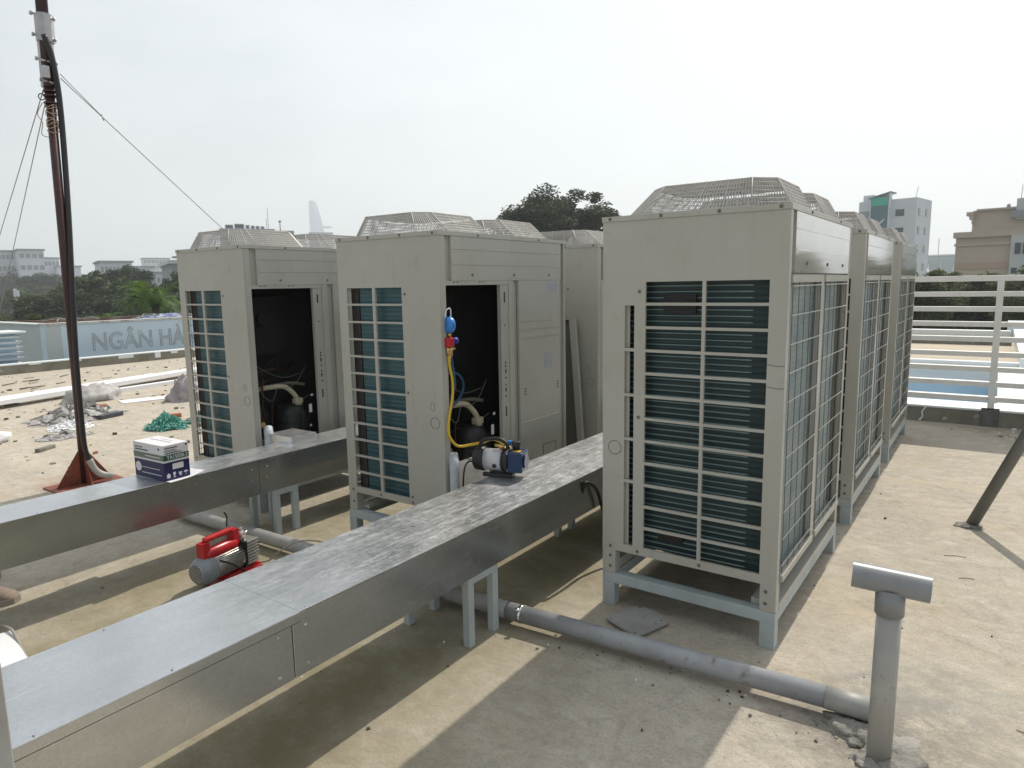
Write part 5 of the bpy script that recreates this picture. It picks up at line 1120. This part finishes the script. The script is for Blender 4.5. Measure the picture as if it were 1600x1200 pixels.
# ------------------------------------------------------------------ buildings of the city
def B(name, label, cat, c, rz): return thing(name, label, cat, (c.x, c.y, -13), rz)
def wins(t, face, xs, zs, w, h, m, off):
    for z in zs:
        for x in xs:
            s = MB()
            if face == 'x': s.box(off, off+.06, x-w/2, x+w/2, z, z+h)
            else: s.box(x-w/2, x+w/2, -off-.06, -off, z, z+h)
            s.build('window', m, t)
GLS = M('window_glass', (0.05, 0.065, 0.08), rough=0.15)
CW = M('city_white', (0.62, 0.65, 0.70), (0.57, 0.60, 0.65), .3, rough=0.8); CG = M('city_grey', (0.30, 0.33, 0.35), (0.26, 0.28, 0.3), .3, rough=0.8)
BEI = M('beige_render', (0.50, 0.43, 0.35), (0.46, 0.39, 0.32), .3, rough=0.9); BEI2 = M('pinkish_render', (0.44, 0.33, 0.26), rough=0.9)
GRN = M('green_glass', (0.02, 0.42, 0.28), rough=0.2); TGL = M('teal_glass', (0.06, 0.15, 0.18), rough=0.15)
def face_rz(p):
    d = CAM-p; return atan2(d.y, d.x)+pi/2     # local -Y looks at the camera
def kx(px): return 1/(1+((px-CXX)/F)**2)
def zt(py, px, D): return far(px, py, D).z+13
# white block with the green stairwell
D = 104; c = far(1386, 400, D); t = B('office_block', 'white office block with a bright green glazed stairwell above the right hand units', 'building', c, face_rz(c)-0.30)
H = zt(312, 1388, D); k = D/F
MB().box(-4.9, 4.0, 0, 6.5, 0, H).build('wall', CW, t)
MB().box(-2.6, 0.1, -0.9, 0.0, 0, H+0.4).build('stair_tower', TGL, t); MB().box(-2.5, -0.0, -0.95, -0.9, H-0.75, H+0.32).build('green_glazing', GRN, t)
s = MB(); s.poly([(-3.0, -1.2, H+0.3), (0.4, -1.2, H+0.95), (0.4, 1.5, H+0.95), (-3.0, 1.5, H+0.3)]); s.poly([(-3.0, 1.5, H+0.2), (0.4, 1.5, H+0.85), (0.4, -1.2, H+0.85), (-3.0, -1.2, H+0.2)]); s.quad((-3, -1.2, H+.2), (.4, -1.2, H+.85), (.4, -1.2, H+.95), (-3, -1.2, H+.3)); s.build('canopy', CG, t)
MB().box(-2.75, -2.6, -0.95, 0, 0, H+.3).box(.1, .25, -0.95, 0, 0, H+.85).build('pillar', CW, t)
MB().box(-4.7, -3.0, 1, 3, H, H+.9).build('water_tank', CW, t)
MB().box(-4.8, -2.8, -0.05, 0.0, H-2.3, H-1.3).build('balcony_recess', CG, t)
s = MB(); s.quad((-2.5, -1.0, H-4.2), (-2.5, -1.0, H-3.9), (-.4, -1.0, H-2.4), (-.4, -1.0, H-2.7)); s.build('stair_flight', CW, t)
wins(t, 'y', [1.55], [H-2.2-2.35*i for i in range(4)], 1.3, .85, GLS, 0); wins(t, 'x', [1.2, 4.2], [H-2.2-2.35*i for i in range(4)], .8, .95, GLS, 4.0)
t.scale.x = kx(1386)*1.02; s = MB().cyl((3.6, .5, H), (3.9, .5, H+1.4), .04, 5); s.build('antenna', CG, t)
# beige building at the right edge
D = 62; c = far(1560, 440, D); t = B('beige_building', 'beige stepped building with a projecting roof cornice at the right edge', 'building', c, face_rz(c)-0.12)
def zz(py): return far(1540, py, D).z+13
X = lambda px: (px-1560)*D/F
MB().box(X(1487), X(1720), 0, 10, 0, zz(366)).build('lower_wall', BEI, t); MB().box(X(1483), X(1720), -.25, 10, zz(370), zz(361)).build('cornice', BEI, t); MB().box(X(1485), X(1720), -.12, 10, zz(383), zz(379)).build('string_course', BEI, t)
MB().box(X(1509), X(1720), .6, 9, zz(361), zz(327)).build('upper_wall', BEI, t)
s = MB(); 
for (a, b, q, r) in ((1509, 1512, 348, 340), (1505, 1512, 341, 334), (1500, 1512, 335, 329)): s.box(X(a), X(b), .2, 9, zz(q), zz(r))
s.build('roof_bracket', BEI, t); MB().box(X(1515), X(1720), .4, 9, zz(328), zz(325)).build('parapet', BEI, t)
MB().box(X(1577), X(1720), .3, 8, zz(345), zz(313)).build('stair_head', GWALL, t); MB().box(X(1570), X(1720), .15, 3, zz(342), zz(331)).build('roof_band', CG, t)
MB().box(X(1490), X(1573), -.05, 0, zz(420), zz(410)).build('painted_band', BEI2, t)
MB().box(X(1575), X(1720), -.35, 0, 0, zz(370)).build('bay', GWALL, t)
wins(t, 'y', [X(1586), X(1598), X(1625)], [zz(390), zz(398.5)], .5, .38, GLS, .35); wins(t, 'y', [X(1583), X(1620)], [zz(428)], .5, .4, GLS, .35)
s = MB().lathe((X(1560), 2, zz(325)), (0, 0, 1), [(0, .15), (.2, .2), (.35, .12)], 10); s.build('roof_vent', CG, t)
s = MB().lathe((X(1597), 1, zz(313)), (0, 0, 1), [(0, .1), (.2, .1), (.22, .45), (.35, .42), (.38, .2), (.5, .3), (.55, .05)], 12); s.build('chimney_cowl', INK, t)
t.scale.x = kx(1545); MB().cyl((X(1581), 1, zz(313)), (X(1582), 1, zz(290)), .03, 5).build('antenna', CG, t)
# round glassy building
D = 420; c = far(1472, 410, D); t = B('round_building', 'distant round blue glass building between the white block and the beige building', 'building', c, 0)
hh = zt(400, 1472, D); s = MB().lathe((0, 0, 0), (0, 0, 1), [(0, 5), (hh-7, 5.5), (hh-4, 8), (hh-1, 8), (hh, 7)], 28); s.build('drum', TGL, t)
MB().lathe((0, 0, hh), (0, 0, 1), [(0, 8.2), (.6, 8.2)], 24).build('roof_ring', CW, t); MB().cyl((-2, 0, hh), (-2, 0, hh+9), .2, 5).build('antenna', CG, t)
for q in range(8): MB().cyl((5.6*cos(q*pi/4), 5.6*sin(q*pi/4), 0), (7.9*cos(q*pi/4), 7.9*sin(q*pi/4), hh-3), .15, 5).build('rib', CW, t)
# sail shaped tower
D = 1500; c = far(501, 400, D); t = B('glass_tower', 'slender sail shaped glass tower with a helipad fading into the haze', 'tower', c, face_rz(c))
k = D/F; X = lambda px: (px-501)*k; Zp = lambda py: far(501, py, D).z+13
prof = [(315.5, 487.5, 497), (322, 487.3, 500), (330, 487.3, 502), (340, 487.2, 504.5), (350, 487.2, 506.5), (360, 487, 508), (372, 487, 510), (560, 486, 514)]
s = MB(); fr_, bk_ = [], []
for py, a, b in prof: fr_.append(((X(a), -12, Zp(py)), (X((a+b)/2), -24, Zp(py)), (X(b), -10, Zp(py)))); bk_.append(((X(b), 12, Zp(py)), (X(a), 12, Zp(py))))
for i in range(len(prof)-1):
    r0 = [*fr_[i], *bk_[i]]; r1 = [*fr_[i+1], *bk_[i+1]]
    for j in range(5): s.quad(r1[j], r1[(j+1) % 5], r0[(j+1) % 5], r0[j])
s.poly([*fr_[0], *bk_[0]]); s.build('shaft', M('tower_glass', (0.03, 0.11, 0.28), rough=0.4), t)
t.scale.x = kx(501); s = MB().lathe((X(513), -8, Zp(357)), (0, 0, 1), [(0, 8), (2, 12), (3.5, 12)], 20); s.build('helipad', CG, t)
D = 520; c = far(502, 372, D); t = B('low_block', 'flat roofed grey block below the glass tower', 'building', c, face_rz(c)); MB().box(-8.5, 8.5, 0, 10, 0, zt(363, 502, D)).build('wall', CG, t)
# block with roof top machines
D = 170; c = far(402, 370, D); t = B('rooftop_block', 'long grey block with a row of rooftop machines and masts behind the left unit', 'building', c, face_rz(c))
k = D/F; X = lambda px: (px-402)*k; Zp = lambda py: far(402, py, D).z+13
MB().box(X(345), X(430), 0, 9, 0, Zp(357.5)).build('wall', CG, t); MB().box(X(430), X(460), 0, 9, 0, Zp(360)).build('wall', CG, t)
for a, b, z in ((354, 366, 351), (368, 383, 349.5), (385, 391, 351), (393, 399, 352), (400.5, 406.5, 352.5), (408, 414, 353)):
    s = MB().box(X(a), X(b), 1, 3, Zp(357.4), Zp(z)); s.box(X(a)+.25, X(b)-.25, .96, 1, Zp(355.5), Zp(z+1.5), 1); s.build('rooftop_machine', [CG, INK], t)
t.scale.x = kx(402)
for a, z in ((418, 340), (420.5, 322)): MB().cyl((X(a), 2, Zp(357.5)), (X(a), 2, Zp(z)), .07, 5).build('antenna', CG, t)
s = MB().cyl((X(439), 2, Zp(360)), (X(439), 2, Zp(344)), .12, 8); s.lathe((X(439), 2, Zp(344)), (0, 0, 1), [(-.2, .2), (0, .5), (.2, .1)], 12); s.build('vent_stack', INK, t)
# left skyline
def blk(label, px0, px1, py, D, m=CW, rows=2, cols=5, name='office_building', wm=None, dep=14):
    pc = (px0+px1)/2; c = far(pc, py, D); t = B(name, label, 'building', c, face_rz(c)+.1); w = (px1-px0)/2*D/F*kx(pc); H = zt(py, pc, D)
    MB().box(-w, w, 0, dep, 0, H).build('wall', m, t)
    for r_ in range(rows):
        z = H-2.3-3.4*r_; wins(t, 'y', [-w+w*2*(i+.5)/cols for i in range(cols)], [z], w*2/cols*.72, 1.3, wm or CG, 0)
    MB().box(-w-.4, w+.4, -.5, dep, H, H+.4).build('roof_slab', CG if m is CW else CW, t); return t, w, H
blk('hazy white office block with blue bands at the left edge', -6, 28, 393, 260); blk('hazy white office block with a framed roof terrace left of the mast', 28, 68, 391, 250, rows=2, cols=4)
blk('low pale wing of the hazy office block beside the mast', 68, 92, 404, 270, rows=1, cols=4); blk('low pale shed roof right of the mast above the trees', 92, 126, 417, 260, rows=0)
t, w, H = blk('long white hall with a grey curved roof above the left trees', 156, 206, 410, 190, rows=1, cols=8)
blk('white low building stepped down behind the trees', 206, 240, 418, 200, rows=1, cols=4); blk('pale blue distant block with rows of windows beside the leftmost unit', 224, 265, 404, 420, rows=3, cols=7); blk('small pale house behind the light green crown', 236, 258, 427, 180, rows=1, cols=3)
blk('dark grey projecting roof just left of the leftmost unit', 268, 300, 412, 90, m=CG, rows=0)
tag(MB().box(-.9, .9, 0, 1, 0, .2).build('roof_canopy', CG), 'thin dark canopy edge beside the leftmost unit top', 'canopy').location = far(275, 403, 88)
p_ = far(27, 470, 140); t = thing('phone_mast', 'pair of white antenna panels among the hazy trees at the left', 'antenna', (p_.x, p_.y, -13)); MB().cyl((0, 0, 0), (0, 0, p_.z+13), .15, 6).build('pole', CW, t)
for dx, dz in ((-.5, 0), (.5, -.3)): MB().box(dx-.2, dx+.2, -.2, .2, p_.z+12+dz, p_.z+15+dz).build('panel', CW, t)

# ------------------------------------------------------------------ haze
hz = bpy.data.materials.new('haze'); hz.use_nodes = True; t_ = hz.node_tree; t_.nodes.clear()
o_ = N(t_, 'ShaderNodeOutputMaterial'); pv = N(t_, 'ShaderNodeVolumePrincipled'); pv.inputs['Density'].default_value = 0.0009; pv.inputs['Color'].default_value = (0.90, 0.95, 1.0, 1); pv.inputs['Anisotropy'].default_value = 0.3
t_.links.new(pv.outputs[0], o_.inputs['Volume'])
HAZE = True
if HAZE:
    h = MB().box(-2400, 2400, -300, 2400, -14, 170).build('haze', hz); h['kind'] = 'stuff'; h['label'] = 'pale sunlit haze over the city'
